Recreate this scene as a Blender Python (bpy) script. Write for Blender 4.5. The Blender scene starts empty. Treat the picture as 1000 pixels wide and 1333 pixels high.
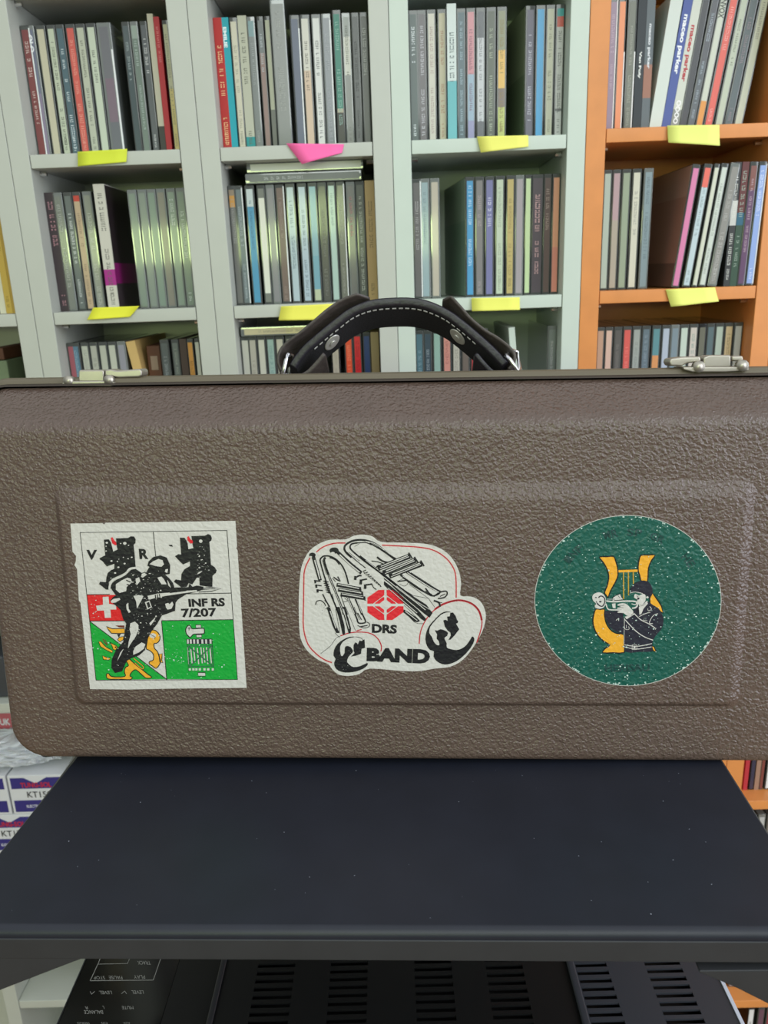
import bpy, bmesh, math, random
from mathutils import Vector, Matrix
random.seed(7)
S = bpy.context.scene
C = S.collection
CZ = 1.25                                   # camera height above the floor (m)

# ------------------------------------------------------------------ camera
F, PITCH, ROLL, YAW = 1030.0, 0.29044, 0.03629, 0.01224
def _rot(v):
    X, Y, Z = v
    c, s = math.cos(-ROLL), math.sin(-ROLL);  X, Z = c*X - s*Z, s*X + c*Z
    c, s = math.cos(-PITCH), math.sin(-PITCH); Y, Z = c*Y - s*Z, s*Y + c*Z
    c, s = math.cos(-YAW), math.sin(-YAW);    X, Y = c*X + s*Y, -s*X + c*Y
    return Vector((X, Y, Z))
CAM = Vector((0, 0, CZ))
def ray(px, py): return _rot(((px-500)/F, 1.0, -(py-666.5)/F))
def U(px, py, y=None, z=None):              # point of the place seen at a pixel, on a plane y=... or z=...
    d = ray(px, py)
    return CAM + d*((y/d.y) if y is not None else ((z-CZ)/d.z))
cam = bpy.data.cameras.new('camera'); co = bpy.data.objects.new('camera', cam); C.objects.link(co)
r_, f_, u_ = _rot((1,0,0)), _rot((0,1,0)), _rot((0,0,1))
co.matrix_world = Matrix.Translation(CAM) @ Matrix((r_, u_, -f_)).transposed().to_4x4()
cam.sensor_fit = 'HORIZONTAL'; cam.sensor_width = 24; cam.lens = 24*F/1000
cam.clip_start = .01
cam.dof.use_dof = True; cam.dof.focus_distance = .47; cam.dof.aperture_fstop = 15
S.camera = co
S.view_settings.view_transform = 'Standard'; S.view_settings.look = 'None'
S.view_settings.gamma = 1; S.view_settings.use_curve_mapping = False
S.view_settings.exposure = 0.0

# ------------------------------------------------------------------ light
w = bpy.data.worlds.new('world'); S.world = w; w.use_nodes = True
bg = w.node_tree.nodes['Background']; bg.inputs[1].default_value = 1.0
_n = w.node_tree.nodes.new; _l = w.node_tree.links.new              # white ceiling above, dim floor below
_tc = _n('ShaderNodeTexCoord'); _sp = _n('ShaderNodeSeparateXYZ'); _mr = _n('ShaderNodeMapRange'); _cr = _n('ShaderNodeValToRGB')
_l(_tc.outputs['Generated'], _sp.inputs[0]); _l(_sp.outputs[2], _mr.inputs[0]); _mr.inputs[1].default_value = -1; _mr.inputs[2].default_value = 1
_l(_mr.outputs[0], _cr.inputs[0]); _l(_cr.outputs[0], bg.inputs[0])
e_ = _cr.color_ramp.elements; e_[0].position = .25; e_[0].color = (.10, .10, .10, 1); e_[1].position = 1; e_[1].color = (1.05, 1.10, 1.14, 1)
e2_ = _cr.color_ramp.elements.new(.52); e2_.color = (.36, .385, .385, 1)
def area(name, loc, target, sx, sy, power, col):
    l = bpy.data.lights.new(name, 'AREA'); l.shape = 'RECTANGLE'; l.size = sx; l.size_y = sy; l.energy = power; l.color = col
    o = bpy.data.objects.new(name, l); C.objects.link(o); o.location = loc
    o.rotation_euler = (Vector(target)-Vector(loc)).to_track_quat('-Z', 'Y').to_euler(); return o
# daylight of the big window to the right, and of the garden seen through the low window behind the photographer
area('daylight_right_window', (1.80, -.45, CZ+.30), (.1, .6, CZ-.10), 1.3, 1.9, 36, (.84, .89, 1.0))
area('daylight_garden_window', (-.75, -2.0, CZ+.17), (-.75, .6, CZ+.17), 1.7, .17, 10, (.78, 1.0, .42))
area('added_front_fill', (.35, -1.9, CZ+1.15), (.1, .9, CZ+.1), 1.9, 1.1, 24, (.92, 1.0, .95))  # added fill light, high behind the camera, to brighten the shelf interiors

# ------------------------------------------------------------------ helpers
def lin(h, k=1.0):
    h = h.lstrip('#'); v = [int(h[i:i+2], 16)/255 for i in (0, 2, 4)]
    return tuple(min(1, k*(c/12.92 if c <= .04045 else ((c+.055)/1.055)**2.4)) for c in v) + (1,)
MATS = {}
def mat(name, col, rough=.5, metal=0, coat=0, bump=None, vary=0, spec=.5, coord='Object', alpha=None, trans=0):
    if name in MATS: return MATS[name]
    m = bpy.data.materials.new(name); m.use_nodes = True; nt = m.node_tree; b = nt.nodes['Principled BSDF']
    b.inputs['Base Color'].default_value = col if len(col) == 4 else (*col, 1)
    b.inputs['Roughness'].default_value = rough; b.inputs['Metallic'].default_value = metal
    b.inputs['Coat Weight'].default_value = coat; b.inputs['Coat Roughness'].default_value = .08
    b.inputs['Specular IOR Level'].default_value = spec
    if trans: b.inputs['Transmission Weight'].default_value = trans
    N = nt.nodes.new; L = nt.links.new
    tc = N('ShaderNodeTexCoord')
    if vary:
        n = N('ShaderNodeTexNoise'); n.inputs['Scale'].default_value = 40; n.inputs['Detail'].default_value = 4
        L(tc.outputs[coord], n.inputs['Vector'])
        mx = N('ShaderNodeMix'); mx.data_type = 'RGBA'; mx.blend_type = 'MULTIPLY'; mx.inputs[0].default_value = 1
        mp = N('ShaderNodeMapRange'); mp.inputs[1].default_value = .3; mp.inputs[2].default_value = .7
        mp.inputs[3].default_value = 1-vary; mp.inputs[4].default_value = 1+vary
        L(n.outputs[0], mp.inputs[0]); mx.inputs[6].default_value = col if len(col) == 4 else (*col, 1)
        cb = N('ShaderNodeCombineXYZ')
        for i in range(3): L(mp.outputs[0], cb.inputs[i])
        L(cb.outputs[0], mx.inputs[7]); L(mx.outputs[2], b.inputs['Base Color'])
    if bump:
        kind, sc, st, dist = bump
        if kind == 'leather':
            n0 = N('ShaderNodeTexNoise'); n0.inputs['Scale'].default_value = sc*.7; n0.inputs['Detail'].default_value = 2
            L(tc.outputs[coord], n0.inputs['Vector'])
            add = N('ShaderNodeMix'); add.data_type = 'VECTOR'; add.inputs[0].default_value = .0035
            L(tc.outputs[coord], add.inputs[4]); L(n0.outputs[1], add.inputs[5])
            mpg = N('ShaderNodeMapping'); mpg.inputs['Rotation'].default_value = (0, .5, 0); mpg.inputs['Scale'].default_value = (1, 1, 1.12)
            L(add.outputs[1], mpg.inputs[0])
            v = N('ShaderNodeTexVoronoi'); v.feature = 'SMOOTH_F1'; v.inputs['Scale'].default_value = sc; v.inputs['Smoothness'].default_value = .55
            L(mpg.outputs[0], v.inputs['Vector'])
            v2 = N('ShaderNodeTexNoise'); v2.inputs['Scale'].default_value = sc*2.2; L(tc.outputs[coord], v2.inputs['Vector'])
            ma = N('ShaderNodeMath'); ma.operation = 'MULTIPLY_ADD'; ma.inputs[1].default_value = -1.0
            m2 = N('ShaderNodeMath'); m2.operation = 'MULTIPLY'; m2.inputs[1].default_value = .3
            L(v2.outputs[0], m2.inputs[0]); L(v.outputs['Distance'], ma.inputs[0]); L(m2.outputs[0], ma.inputs[2]); h = ma.outputs[0]
        else:
            n = N('ShaderNodeTexNoise'); n.inputs['Scale'].default_value = sc; n.inputs['Detail'].default_value = 5
            L(tc.outputs[coord], n.inputs['Vector']); h = n.outputs[0]
        bp = N('ShaderNodeBump'); bp.inputs['Strength'].default_value = st; bp.inputs['Distance'].default_value = dist
        L(h, bp.inputs['Height']); L(bp.outputs[0], b.inputs['Normal'])
        if coat: L(bp.outputs[0], b.inputs['Coat Normal'])
    MATS[name] = m; return m
def plastic(hexc, rough=.32, coat=.0, k=1.0):            # a printed or moulded colour
    return mat('print_'+hexc.strip('#')+f'_{rough}_{coat}_{k}', lin(hexc, k), rough, coat=coat)

def link(name, me, parent=None, M=None):
    o = bpy.data.objects.new(name, me); C.objects.link(o)
    if parent: o.parent = parent
    if M is not None: o.matrix_local = M
    return o
def tag(o, label=None, cat=None, group=None, kind=None):
    for k, v in (('label', label), ('category', cat), ('group', group), ('kind', kind)):
        if v: o[k] = v
    return o
def empty(name, loc, label, cat, group=None, rot=None):
    o = bpy.data.objects.new(name, None); C.objects.link(o); o.empty_display_size = .02
    o.location = loc
    if rot is not None: o.rotation_euler = rot
    return tag(o, label, cat, group)
class MB:                                    # collects shapes into ONE mesh
    def __init__(s): s.v, s.f, s.m, s.mats = [], [], [], []
    def mi(s, m):
        if m not in s.mats: s.mats.append(m)
        return s.mats.index(m)
    def add(s, vs, fs, m):
        b = len(s.v); i = s.mi(m); s.v += [tuple(v) for v in vs]
        for f in fs: s.f.append([b+k for k in f]); s.m.append(i)
    def box(s, x0, x1, y0, y1, z0, z1, m):
        s.add([(x0,y0,z0),(x1,y0,z0),(x1,y1,z0),(x0,y1,z0),(x0,y0,z1),(x1,y0,z1),(x1,y1,z1),(x0,y1,z1)],
              [(0,3,2,1),(4,5,6,7),(0,1,5,4),(1,2,6,5),(2,3,7,6),(3,0,4,7)], m)
    def prism(s, pts, vec, m):               # outline (3D points) pushed along vec
        n = len(pts); vec = Vector(vec)
        vs = [Vector(p) for p in pts] + [Vector(p)+vec for p in pts]
        s.add(vs, [list(range(n)), list(range(2*n-1, n-1, -1))] + [(i, i+n, (i+1) % n+n, (i+1) % n) for i in range(n)], m)
    def tube(s, pts, r, m, n=8, closed=False):
        pts = [Vector(p) for p in pts]; N = len(pts); rings = []
        for i, p in enumerate(pts):
            a = pts[(i-1) % N] if (closed or i > 0) else p; b = pts[(i+1) % N] if (closed or i < N-1) else p
            t = (b-a).normalized(); up = Vector((0,0,1)) if abs(t.z) < .9 else Vector((1,0,0))
            q = t.cross(up).normalized(); w_ = t.cross(q)
            rings.append([p + q*math.cos(2*math.pi*k/n)*r + w_*math.sin(2*math.pi*k/n)*r for k in range(n)])
        vs = [v for rg in rings for v in rg]; fs = []
        for i in range(N if closed else N-1):
            j = (i+1) % N
            for k in range(n): fs.append((i*n+k, i*n+(k+1) % n, j*n+(k+1) % n, j*n+k))
        if not closed: fs += [list(range(n))[::-1], [(N-1)*n+k for k in range(n)]]
        s.add(vs, fs, m)
    def loft(s, rings, m, cap0=True, cap1=True):
        n = len(rings[0]); vs = [v for r in rings for v in r]; fs = []
        for i in range(len(rings)-1):
            for k in range(n): fs.append((i*n+k, i*n+(k+1) % n, (i+1)*n+(k+1) % n, (i+1)*n+k))
        if cap0: fs.append(list(range(n))[::-1])
        if cap1: fs.append([(len(rings)-1)*n+k for k in range(n)])
        s.add(vs, fs, m)
    def build(s, name, parent=None, bevel=0, smooth=False, seg=2, xf=None, fix=True, wn=False):
        me = bpy.data.meshes.new(name)
        vs = [xf @ Vector(v) for v in s.v] if xf is not None else s.v
        me.from_pydata(vs, [], s.f)
        for m in s.mats: me.materials.append(m)
        for p, i in zip(me.polygons, s.m): p.material_index = i; p.use_smooth = smooth
        if fix:
            bm = bmesh.new(); bm.from_mesh(me); bmesh.ops.recalc_face_normals(bm, faces=bm.faces); bm.to_mesh(me); bm.free()
        o = link(name, me, parent)
        if bevel:
            b = o.modifiers.new('bevel', 'BEVEL'); b.width = bevel; b.segments = seg; b.limit_method = 'ANGLE'; b.angle_limit = math.radians(35)
            for p in me.polygons: p.use_smooth = True
            wn = True
        if wn:
            n_ = o.modifiers.new('normals', 'WEIGHTED_NORMAL'); n_.keep_sharp = False; n_.weight = 90
        return o
def catmull(P, n=6):
    P = [Vector(p) for p in P]; Q = [P[0]*2-P[1]] + P + [P[-1]*2-P[-2]]; out = []
    for i in range(1, len(Q)-2):
        a, b, c, d = Q[i-1:i+3]
        for k in range(n):
            t = k/n; out.append(.5*((2*b)+(c-a)*t+(2*a-5*b+4*c-d)*t*t+(3*b-a-3*c+d)*t**3))
    out.append(P[-1]); return out
_tc = {}
def glyphs(txt, bold=0.0):                   # letters as flat faces, normalised to a unit box
    key = (txt, bold)
    if key in _tc: return _tc[key]
    cu = bpy.data.curves.new('t', 'FONT'); cu.body = txt; cu.size = 1; cu.offset = bold; cu.resolution_u = 3
    o = bpy.data.objects.new('t', cu); C.objects.link(o)
    me = bpy.data.meshes.new_from_object(o.evaluated_get(bpy.context.evaluated_depsgraph_get()))
    vs = [v.co.copy() for v in me.vertices]; fs = [list(p.vertices) for p in me.polygons]
    bpy.data.objects.remove(o); bpy.data.curves.remove(cu); bpy.data.meshes.remove(me)
    x0, x1 = min(v.x for v in vs), max(v.x for v in vs); y0, y1 = min(v.y for v in vs), max(v.y for v in vs)
    out = ([((v.x-x0)/(x1-x0), (v.y-y0)/(y1-y0)) for v in vs], fs, (x1-x0)/(y1-y0)); _tc[key] = out; return out

# ------------------------------------------------------------------ the room
m_wall = mat('wall_paint', lin('#b9bcae'), .9, bump=('noise', 30, .1, .002), vary=.04)
m_floor = mat('floor_wood', lin('#8a6b4c'), .5, bump=('noise', 12, .1, .002), vary=.15)
b = MB(); b.box(-2.6, 3, -2.6, 1.15, -.05, 0, m_floor); tag(b.build('floor'), kind='structure')
b = MB(); b.box(-2.6, 3, 1.07, 1.15, 0, 2.5, m_wall); tag(b.build('wall_back'), kind='structure')

# ------------------------------------------------------------------ bookcases
FY = .8962; BD = .160                         # front plane and depth of the bookcases
m_grey = mat('grey_green_laminate', lin('#b9bcb2'), .42, bump=('noise', 300, .04, .0005), vary=.015)
m_mint = mat('pale_mint_laminate', lin('#c3cec2'), .42, bump=('noise', 300, .04, .0005), vary=.015)
m_oran = mat('orange_beech_laminate', lin('#d58a4a'), .38, bump=('noise', 120, .05, .0005), vary=.05)
m_chrome = mat('shelf_pin_metal', (.75, .75, .76, 1), .25, 1)
GZ = [.613, .453, .293, .1332, -.0266, -.1866, -.3466, -.5066, -.6666, -.8266, -.9913, -1.15]
OZ = [.629, .466, .303, .1371, -.0247, -.190, -.355, -.520, -.685, -.850, -1.025, -1.19]
def bookcase(x0, x1, t, m, zs, label, pins=()):
    root = empty('bookcase', ((x0+x1)/2, FY, 0), label, 'bookcase')
    ox = (x0+x1)/2
    hx = (x1-x0)/2 - .0002
    for sx in (-1, 1):
        q = MB(); q.box(min(sx*hx, sx*(hx-t)), max(sx*hx, sx*(hx-t)), 0, BD, 0, 2.02, m); q.build('side_panel', root, bevel=.0006, seg=1)
    q = MB(); q.box(-hx+t, hx-t, BD-.006, BD, 0.04, 2.0, m); q.build('back_panel', root)
    q = MB(); q.box(-hx+t, hx-t, 0, BD-.006, 2.0, 2.02, m); q.build('top_panel', root)
    for z in zs:
        q = MB(); q.box(-hx+t+.0006, hx-t-.0006, .0005, BD-.008, CZ+z-.0135, CZ+z, m); s = q.build('shelf', root, bevel=.0006, seg=1)
        if z in pins:
            for sx in (-1, 1):
                q = MB(); xx = sx*(hx-t); q.tube([(xx, .022, CZ+z-.0162), (xx-sx*.0075, .022, CZ+z-.0162)], .0026, m_chrome, 8); q.build('shelf_pin', s, smooth=False)
    return root
XA, XB, XC, XD, XE, XF = -.3885, -.1887, .0115, .212, .4245, .637
gp = (.293, .1332, -.0266)
bookcase(XA-.2, XA, .020, m_grey, [z for z in GZ if abs(z+.6666) > .01 and abs(z+.9913) > 1e-9] + [-.9913], 'grey-green bookcase at the far left edge, valve boxes low inside it')
bookcase(XA, XB, .0205, m_grey, GZ, 'grey-green bookcase behind the left latch, a magenta-banded case in it', gp)
bookcase(XB, XC, .0200, m_grey, GZ, 'grey-green bookcase with the pink sticky note, behind the left end of the handle', gp)
bookcase(XC, XD, .0192, m_mint, GZ, 'pale green-white bookcase directly left of the orange wooden bookcase', gp)
bookcase(XD, XE, .0205, m_oran, OZ, 'orange wooden bookcase behind the right latch', (.303, .1371, -.0247))
bookcase(XE, XF, .0225, m_oran, OZ, 'orange wooden bookcase at the right edge, seen beside the black table')

# ------------------------------------------------------------------ compact discs on the shelves
m_case = mat('jewel_case_smoke', lin('#474a47'), .08, spec=.6, coat=.3)
m_case2 = mat('jewel_case_clear_grey', lin('#6f7470'), .05, spec=1.0, coat=1.0)
m_case3 = mat('jewel_case_black', lin('#1d1e1f'), .16, spec=.6)
m_edge = mat('edge_highlight_white', lin('#e4e6e6'), .3)  # white for the highlight painted along the edge of a spine
CASES = {'d': m_case, 'c': m_case2, 'k': m_case3}
SP = .920                                     # plane of the CD spines
def ticks(q, z_hi, z_lo, xw, m, rnd, y):      # a line of print too small to read
    z = z_hi
    while z > z_lo:
        if rnd.random() < .16: z -= .0022; continue
        hgt = rnd.uniform(.0009, .0017); k = rnd.choice((0, 1, 2))
        if k == 0: q.add([(-xw/2, y, z), (xw/2, y, z), (xw/2, y, z-.0006), (-xw/2, y, z-.0006)], [(0,1,2,3)], m)
        elif k == 1:
            q.add([(-xw/2, y, z), (xw/2, y, z), (xw/2, y, z-.0005), (-xw/2, y, z-.0005)], [(0,1,2,3)], m)
            q.add([(-xw/2, y, z), (-xw/4, y, z), (-xw/4, y, z-hgt), (-xw/2, y, z-hgt)], [(0,1,2,3)], m)
        else:
            q.add([(-xw/2, y, z), (-xw*.22, y, z), (-xw*.22, y, z-hgt), (-xw/2, y, z-hgt)], [(0,1,2,3)], m)
            q.add([(xw*.22, y, z), (xw/2, y, z), (xw/2, y, z-hgt), (xw*.22, y, z-hgt)], [(0,1,2,3)], m)
        z -= hgt + .0006
ORD = ['first','second','third','fourth','fifth','sixth','seventh','eighth','ninth','tenth','eleventh','twelfth','thirteenth','fourteenth','fifteenth','sixteenth','seventeenth']
def cd(loc, wd, colour, ink, label, group, o, rot=(0,0,0), H=.125, D=.142):
    """o: flags. dg = cardboard sleeve all of its colour, e = edge highlight painted as a white strip, c/k = case tint, w = readable word"""
    rnd = random.Random(label)
    root = empty('compact_disc_case', loc, label, 'CD case', group, rot)
    h = wd/2; segs = []
    for i, s in enumerate(colour.split(',')):
        c, _, fr = s.partition(':'); segs.append((c, float(fr) if fr else 1.0))
    if 'dg' in o:
        q = MB(); z1 = H
        for c, fr in segs:
            z0 = H*(1-fr) ; q.box(-h, h, 0, D, z0, z1, plastic('#'+c, .5)); z1 = z0
        q.build('sleeve', root); lw = wd
        yy = -.00006
    else:
        q = MB(); q.box(-h, h, 0, D, 0, H, CASES.get(o.get('t', 'd'))); q.build('jewel_case', root, bevel=.0007, seg=1)
        lw = o.get('lw', wd*.66); dx = o.get('dx', 0)*wd; q = MB(); zt = H-.0042; top = zt; zb = .0022
        for c, fr in segs:
            z0 = zb + (zt-zb)*(1-fr)
            q.box(dx-lw/2, dx+lw/2, -.00035, 0.001, z0, top, plastic('#'+c, .25, .5) if 'rx' in o or 't' in o else plastic('#'+c, .35, .15)); top = z0
        q.build('spine_label', root)
        if 'e' in o:
            q = MB(); q.box(h*.72, h*.95, -.0003, .001, .002, H*o['e'], m_edge); q.build('edge_highlight', root)
        yy = -.0004
    if 'cover' in o:
        q = MB(); z1 = H-.001
        for c, fr in o['cover']:
            z0 = .001+(H-.002)*(1-fr); q.box(-h-.0002, h+.0002, .0015, D+.0002, z0, z1, plastic('#'+c, .4)); z1 = z0
        q.build('cover', root)
    if ink:
        q = MB(); mi = plastic('#'+ink, .5); dx = 0 if 'dg' in o else o.get('dx', 0)*wd
        words = o.get('w')
        if words:
            for txt, zh, zl, xw, *ic in words:
                q = MB()
                vs, fs, asp = glyphs(txt, .035); xw *= wd*1.12
                q.add([(dx+(v[1]-.5)*xw, yy, H*zh-v[0]*(H*zh-H*zl)) for v in vs], fs, plastic('#'+ic[0], .5) if ic else mi); q.build('spine_text', root, fix=False)
            q = MB()
        else:
            z = H*rnd.uniform(.78, .93)
            for k in range(rnd.choice((1, 2, 2))):
                ln = rnd.uniform(.2, .42)*H; ticks_q = max(.008, z-ln)
                ticks(q, z, ticks_q, lw*rnd.uniform(.32, .5), mi, rnd, yy); z = ticks_q-rnd.uniform(.006, .02)
                if z < .03: break
            if rnd.random() < .5: ticks(q, .018, .006, lw*.35, mi, rnd, yy)
            for v_ in range(len(q.v)): x, y_, z_ = q.v[v_]; q.v[v_] = (x+dx, y_, z_)
        if q.v: q.build('spine_text', root, fix=False)
    return root
def shelf_row(py, z, xlo, xhi, items, place, rowname):
    """items: (pixel x at image row py, colours top to bottom, ink, what it looks like, flags)"""
    P = []
    for it in items:
        px, col, ink, nm = it[:4]; o = it[4] if len(it) > 4 else {}
        lean = math.radians(o.get('lean', 0)); yp = SP - o.get('f', 0)
        p = U(px, py, y=yp); P.append([p.x - math.tan(lean)*(p.z-CZ-z), lean, yp, col, ink, nm, o])
    P.sort(key=lambda a: a[0])
    wds = []
    for i, a in enumerate(P):
        base = a[6].get('wd', .0104)
        g = [abs(P[j][0]-a[0])*math.cos(a[1]) for j in (i-1, i+1) if 0 <= j < len(P)]
        wds.append(base if 'wd' in a[6] else min([base]+[x_-.0003 for x_ in g]))
    # push apart where they would touch, and keep them between the side panels
    for i in range(1, len(P)):
        need = (wds[i]+wds[i-1])/2/math.cos(P[i][1]) + .0002
        if P[i][0]-P[i-1][0] < need: P[i][0] = P[i-1][0]+need
    for i in range(len(P)-1, -1, -1):
        lim = xhi - wds[i]/2 - .0005 - (0.125*math.sin(P[i][1]) if P[i][1] > 0 else 0)
        if i < len(P)-1: lim = min(lim if P[i][1] > 0 or i == len(P)-1 else xhi, P[i+1][0]-(wds[i]+wds[i+1])/2/math.cos(P[i][1])-.0002)
        P[i][0] = min(P[i][0], lim)
    P[0][0] = max(P[0][0], xlo+wds[0]/2+.0005)
    for i, (x, lean, yp, col, ink, nm, o) in enumerate(P):
        yaw = math.radians(o.get('yaw', random.uniform(-1.0, 1.0)))
        if abs(lean) > .02: yaw = 0
        H = o.get('H', .125); wd = wds[i]
        lift = abs(math.sin(lean))*wd/2
        lab = f"{nm}, {ORD[i]} from left on {rowname}" if len(P) > 1 else f"{nm} on {rowname}"
        D_ = .128 if 'yaw' in o else .1395-max(0, .0)
        cd((x, yp + abs(math.sin(yaw))*wd/2, CZ+z+lift+.0002), wd, col, ink, lab, place, o, (math.radians(o.get('rx', 0)), lean, yaw), H, D_)
    return P
K = {'t': 'k'}; Cg = {'t': 'c'}; DG = {'dg': 1}
L0, R0 = XA-.18, XA-.020
B1, B2, B3, B4, B5 = (XA+.0205, XB-.0205), (XB+.02, XC-.02), (XC+.0192, XD-.0192), (XD+.0205, XE-.0205), (XE+.0225, XF-.0225)
# upper shelf of the left bookcase
shelf_row(193, GZ[3], *B1, [
 (45.5,'7a3f3f','d8c8c0','dark red spine',{'e':.98}), (60,'6c6f82:.5,857a90','e6e6ea','purple-grey spine reading OLO',{'w':[('OLO',.93,.80,.42)],'t':'c'}),
 (74,'bdb79f',None,'cream spine'), (87,'b9c0aa','30352f','pale green spine with black lettering',{}),
 (98.3,'49606a','d5dde0','slate-blue spine with white print'), (111.3,'c8584f','e0a090','salmon red spine',{}),
 (124,'b3b7a4','5a5d55','beige-grey spine with grey print'), (137.3,'bcc5b1','4a4d48','pale grey-green spine'),
 (153.4,'6b6b70:.4,776672:.75,66686e',None,'thick clear-cased grey spine',{'wd':.0150,'t':'c','e':.8,'lw':.009}),
 (181,'4c565a:.25,3d4a50','a9b4b4','dark slate spine with a pale blue mark',{}), (191.5,'93a096:.1,6f7d74','aab8b0','green-grey spine',Cg),
 (203.5,'5a5d62','e0e0e0','charcoal spine with white print',{}), (213,'c3beab:.8,3c3c38',None,'thin tall cream spine',{'H':.131,'wd':.006,'dg':1}),
 (220.5,'b3202e','e08a8a','bright red spine',{'H':.128,'dg':1}), (231,'b9b79a:.5,c9b878','6a6a60','narrow cream and yellow spine',{'wd':.0065})],
 'CD cases on the upper shelf of the left grey bookcase', "left upper shelf")
# second shelf of the left bookcase
shelf_row(392, GZ[4], *B1, [
 (78.4,'3a2f34','b08088','very dark maroon spine',{'dg':1}), (93.8,'6e706e','9a9c9a','grey spine',Cg), (106.4,'5c6263','d8dcdc','dark grey spine with white print',{}),
 (117.6,'b8322c:.05,b59d80','7a6a58','beige spine with red top'), (131,'7b7d77:.3,8a8c84','a8aaa2','marbled grey spine',Cg),
 (147.3,'c6c3b6:.67,a02080:.8,c6c3b6','55554f','wide white spine with a magenta band',{'H':.131,'wd':.0118,'dg':1,'f':.006,'yaw':.8,'cover':[('2a2024',.62),('8a1868',.79),('3a3034',1.0)]}),
 (187.6,'6f7c74',None,'leftmost mirror-bright clear spine',{'t':'c','yaw':1.5}), (200.2,'747d78',None,'second mirror-bright clear spine',{'t':'c','yaw':1.0}), (212,'6f8078',None,'mirror-bright grey spine',{'t':'c','yaw':.5}),
 (224,'77706c',None,'mirror-bright brownish spine',{'t':'c','yaw':.2}), (236.6,'7b8a82','c8d0cc','mirror-bright green-grey spine',{'t':'c','yaw':0.6}), (248.7,'6d7a74','c8d0cc','rightmost mirror-bright spine',{'t':'c','yaw':0.3})],
 'CD cases on the second shelf of the left grey bookcase', "left second shelf")
# third shelf, just over the suitcase
shelf_row(470, GZ[5], *B1, [
 (86.5,'9c5560',None,'mauve-red spine',{'lw':.0065}), (100,'52758c','9ab0c0','blue spine'), (112.5,'b3b7aa','8a8c84','off-white spine'), (124,'a9aaa0','77776e','pale grey spine'),
 (136,'b1b3a6',None,'pale spine'), (148,'b8bbad',None,'cream spine'), (160,'8d8d98',None,'lilac-grey spine',Cg),
 (176,'c9a86a',None,'tan wooden-coloured spine tilting left',{'lean':-8,'dg':1}),
 (216,'4a4f52','8a9094','charcoal spine',{}), (230,'585e5c:.3,4a504e','8a8f88','dark grey-green spine'), (240.3,'3c2a26',None,'dark brown spine',{'dg':1}),
 (249.5,'c58a3c','7a5420','orange spine'), (258.5,'b9bab0',None,'white spine at the panel',{'wd':.006})],
 'CD cases on the third shelf of the left grey bookcase', "left third shelf")
# ---- the bookcase with the pink note
shelf_row(187, GZ[3], *B2, [
 (293.3,'b01f1f','f0c890','bright red sleeve with cream title',{'dg':1}), (304.5,'159aa8','e8f4f4','turquoise sleeve with white title',{'dg':1,'w':[('EMILIE',.93,.78,.35)]}),
 (316,'c0bba6','8a8a7a','cream spine',{}), (326.8,'b2b3a0:.9,1f8a8a','5a5c50','grey-beige spine with teal foot',{'dg':1,'wd':.009,'H':.126}), (337.5,'6a8a8c:.12,6f7472','8f9492','grey spine with pale teal top',Cg),
 (349.5,'6a6f70:.25,8a706a','b8c0c4','grey spine turning pinkish brown'), (358.5,'b9bba4:.7,6e706a',None,'thin cream strip spine',{'wd':.0062}),
 (372,'6e716c','9a9c96','thick tall grey box spine',{'wd':.0150,'H':.137,'t':'c','lw':.0125,'f':.008}), (392.5,'5a6072',None,'slate-blue spine with bright white edge',{'e':.9}),
 (405.5,'c9c6ba:.4,c8b098','55504a','white spine fading to peach',{}), (419.4,'cfcfca','44464a','white spine with black print',{}),
 (432,'777b80','9a9ea2','grey spine with a bright streak',{'e':.95,'t':'c'}), (445.4,'2f7d6c:.72,b0a890:.75,3a3833','9ac0b4','green spine with dark foot',{'H':.128}),
 (457,'8a908a:.15,c9c8bc:.45,7d7f7a','55574f','grey spine patched white and yellow',Cg), (468.3,'6b6c70','3f4042','mid grey spine',{}), (479.2,'676866','c0c2c0','dark grey spine with white print',{})],
 'CD cases on the upper shelf of the bookcase with the pink note', "the pink-noted shelf")
shelf_row(388, GZ[4], *B2, [
 (311.5,'8a7a68:.05,c08a40:.15,666563','9a9a96','grey spine with an orange dot'), (321.6,'5f6a70','a0a8ac','slate spine with white edge',{'e':.98}), (335.4,'b9c4c4:.15,3f8aae','2a5a7a','bright blue spine with pale top'),
 (349.7,'6a6c68:.08,d3d3c5:.92,6a6c68',None,'white label on grey spine',{}), (361,'77747c',None,'lilac-grey spine',Cg), (373.2,'6b5753','8f7f78','brown spine with white edge',{'e':.98}),
 (386.6,'a9b9c0','5a6a74','light blue-grey spine',{'yaw':0,'rx':1.0}), (401.2,'a6b6c2','4a5660','pale blue spine with dark print',{'yaw':0,'rx':1.0}), (414.5,'7aa0ae:.6,6b9aab:.9,b0b89a',None,'sky-blue spine with yellow foot',{'yaw':-.3,'rx':1.1}),
 (426.5,'4c4a48','6a6a66','blackish spine',{'yaw':-.3,'rx':1.1}), (438.4,'a5bcb5','6a7a76','pale mint spine',{'yaw':-.3,'rx':1.1}), (449.5,'6a6a62','8c8c84','grey spine with cream edge',{'e':.98,'yaw':-.3,'rx':1.1}),
 (462,'605c62','a05060','dark grey spine with red dots',Cg), (474,'484a48','b8bcb4','dark spine with spaced lettering',{}), (486.3,'a88c5c','6a5a3a','tan cardboard spine',{'dg':1})],
 'CD cases on the second shelf of the bookcase with the pink note', "the shelf below the pink note")
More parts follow.
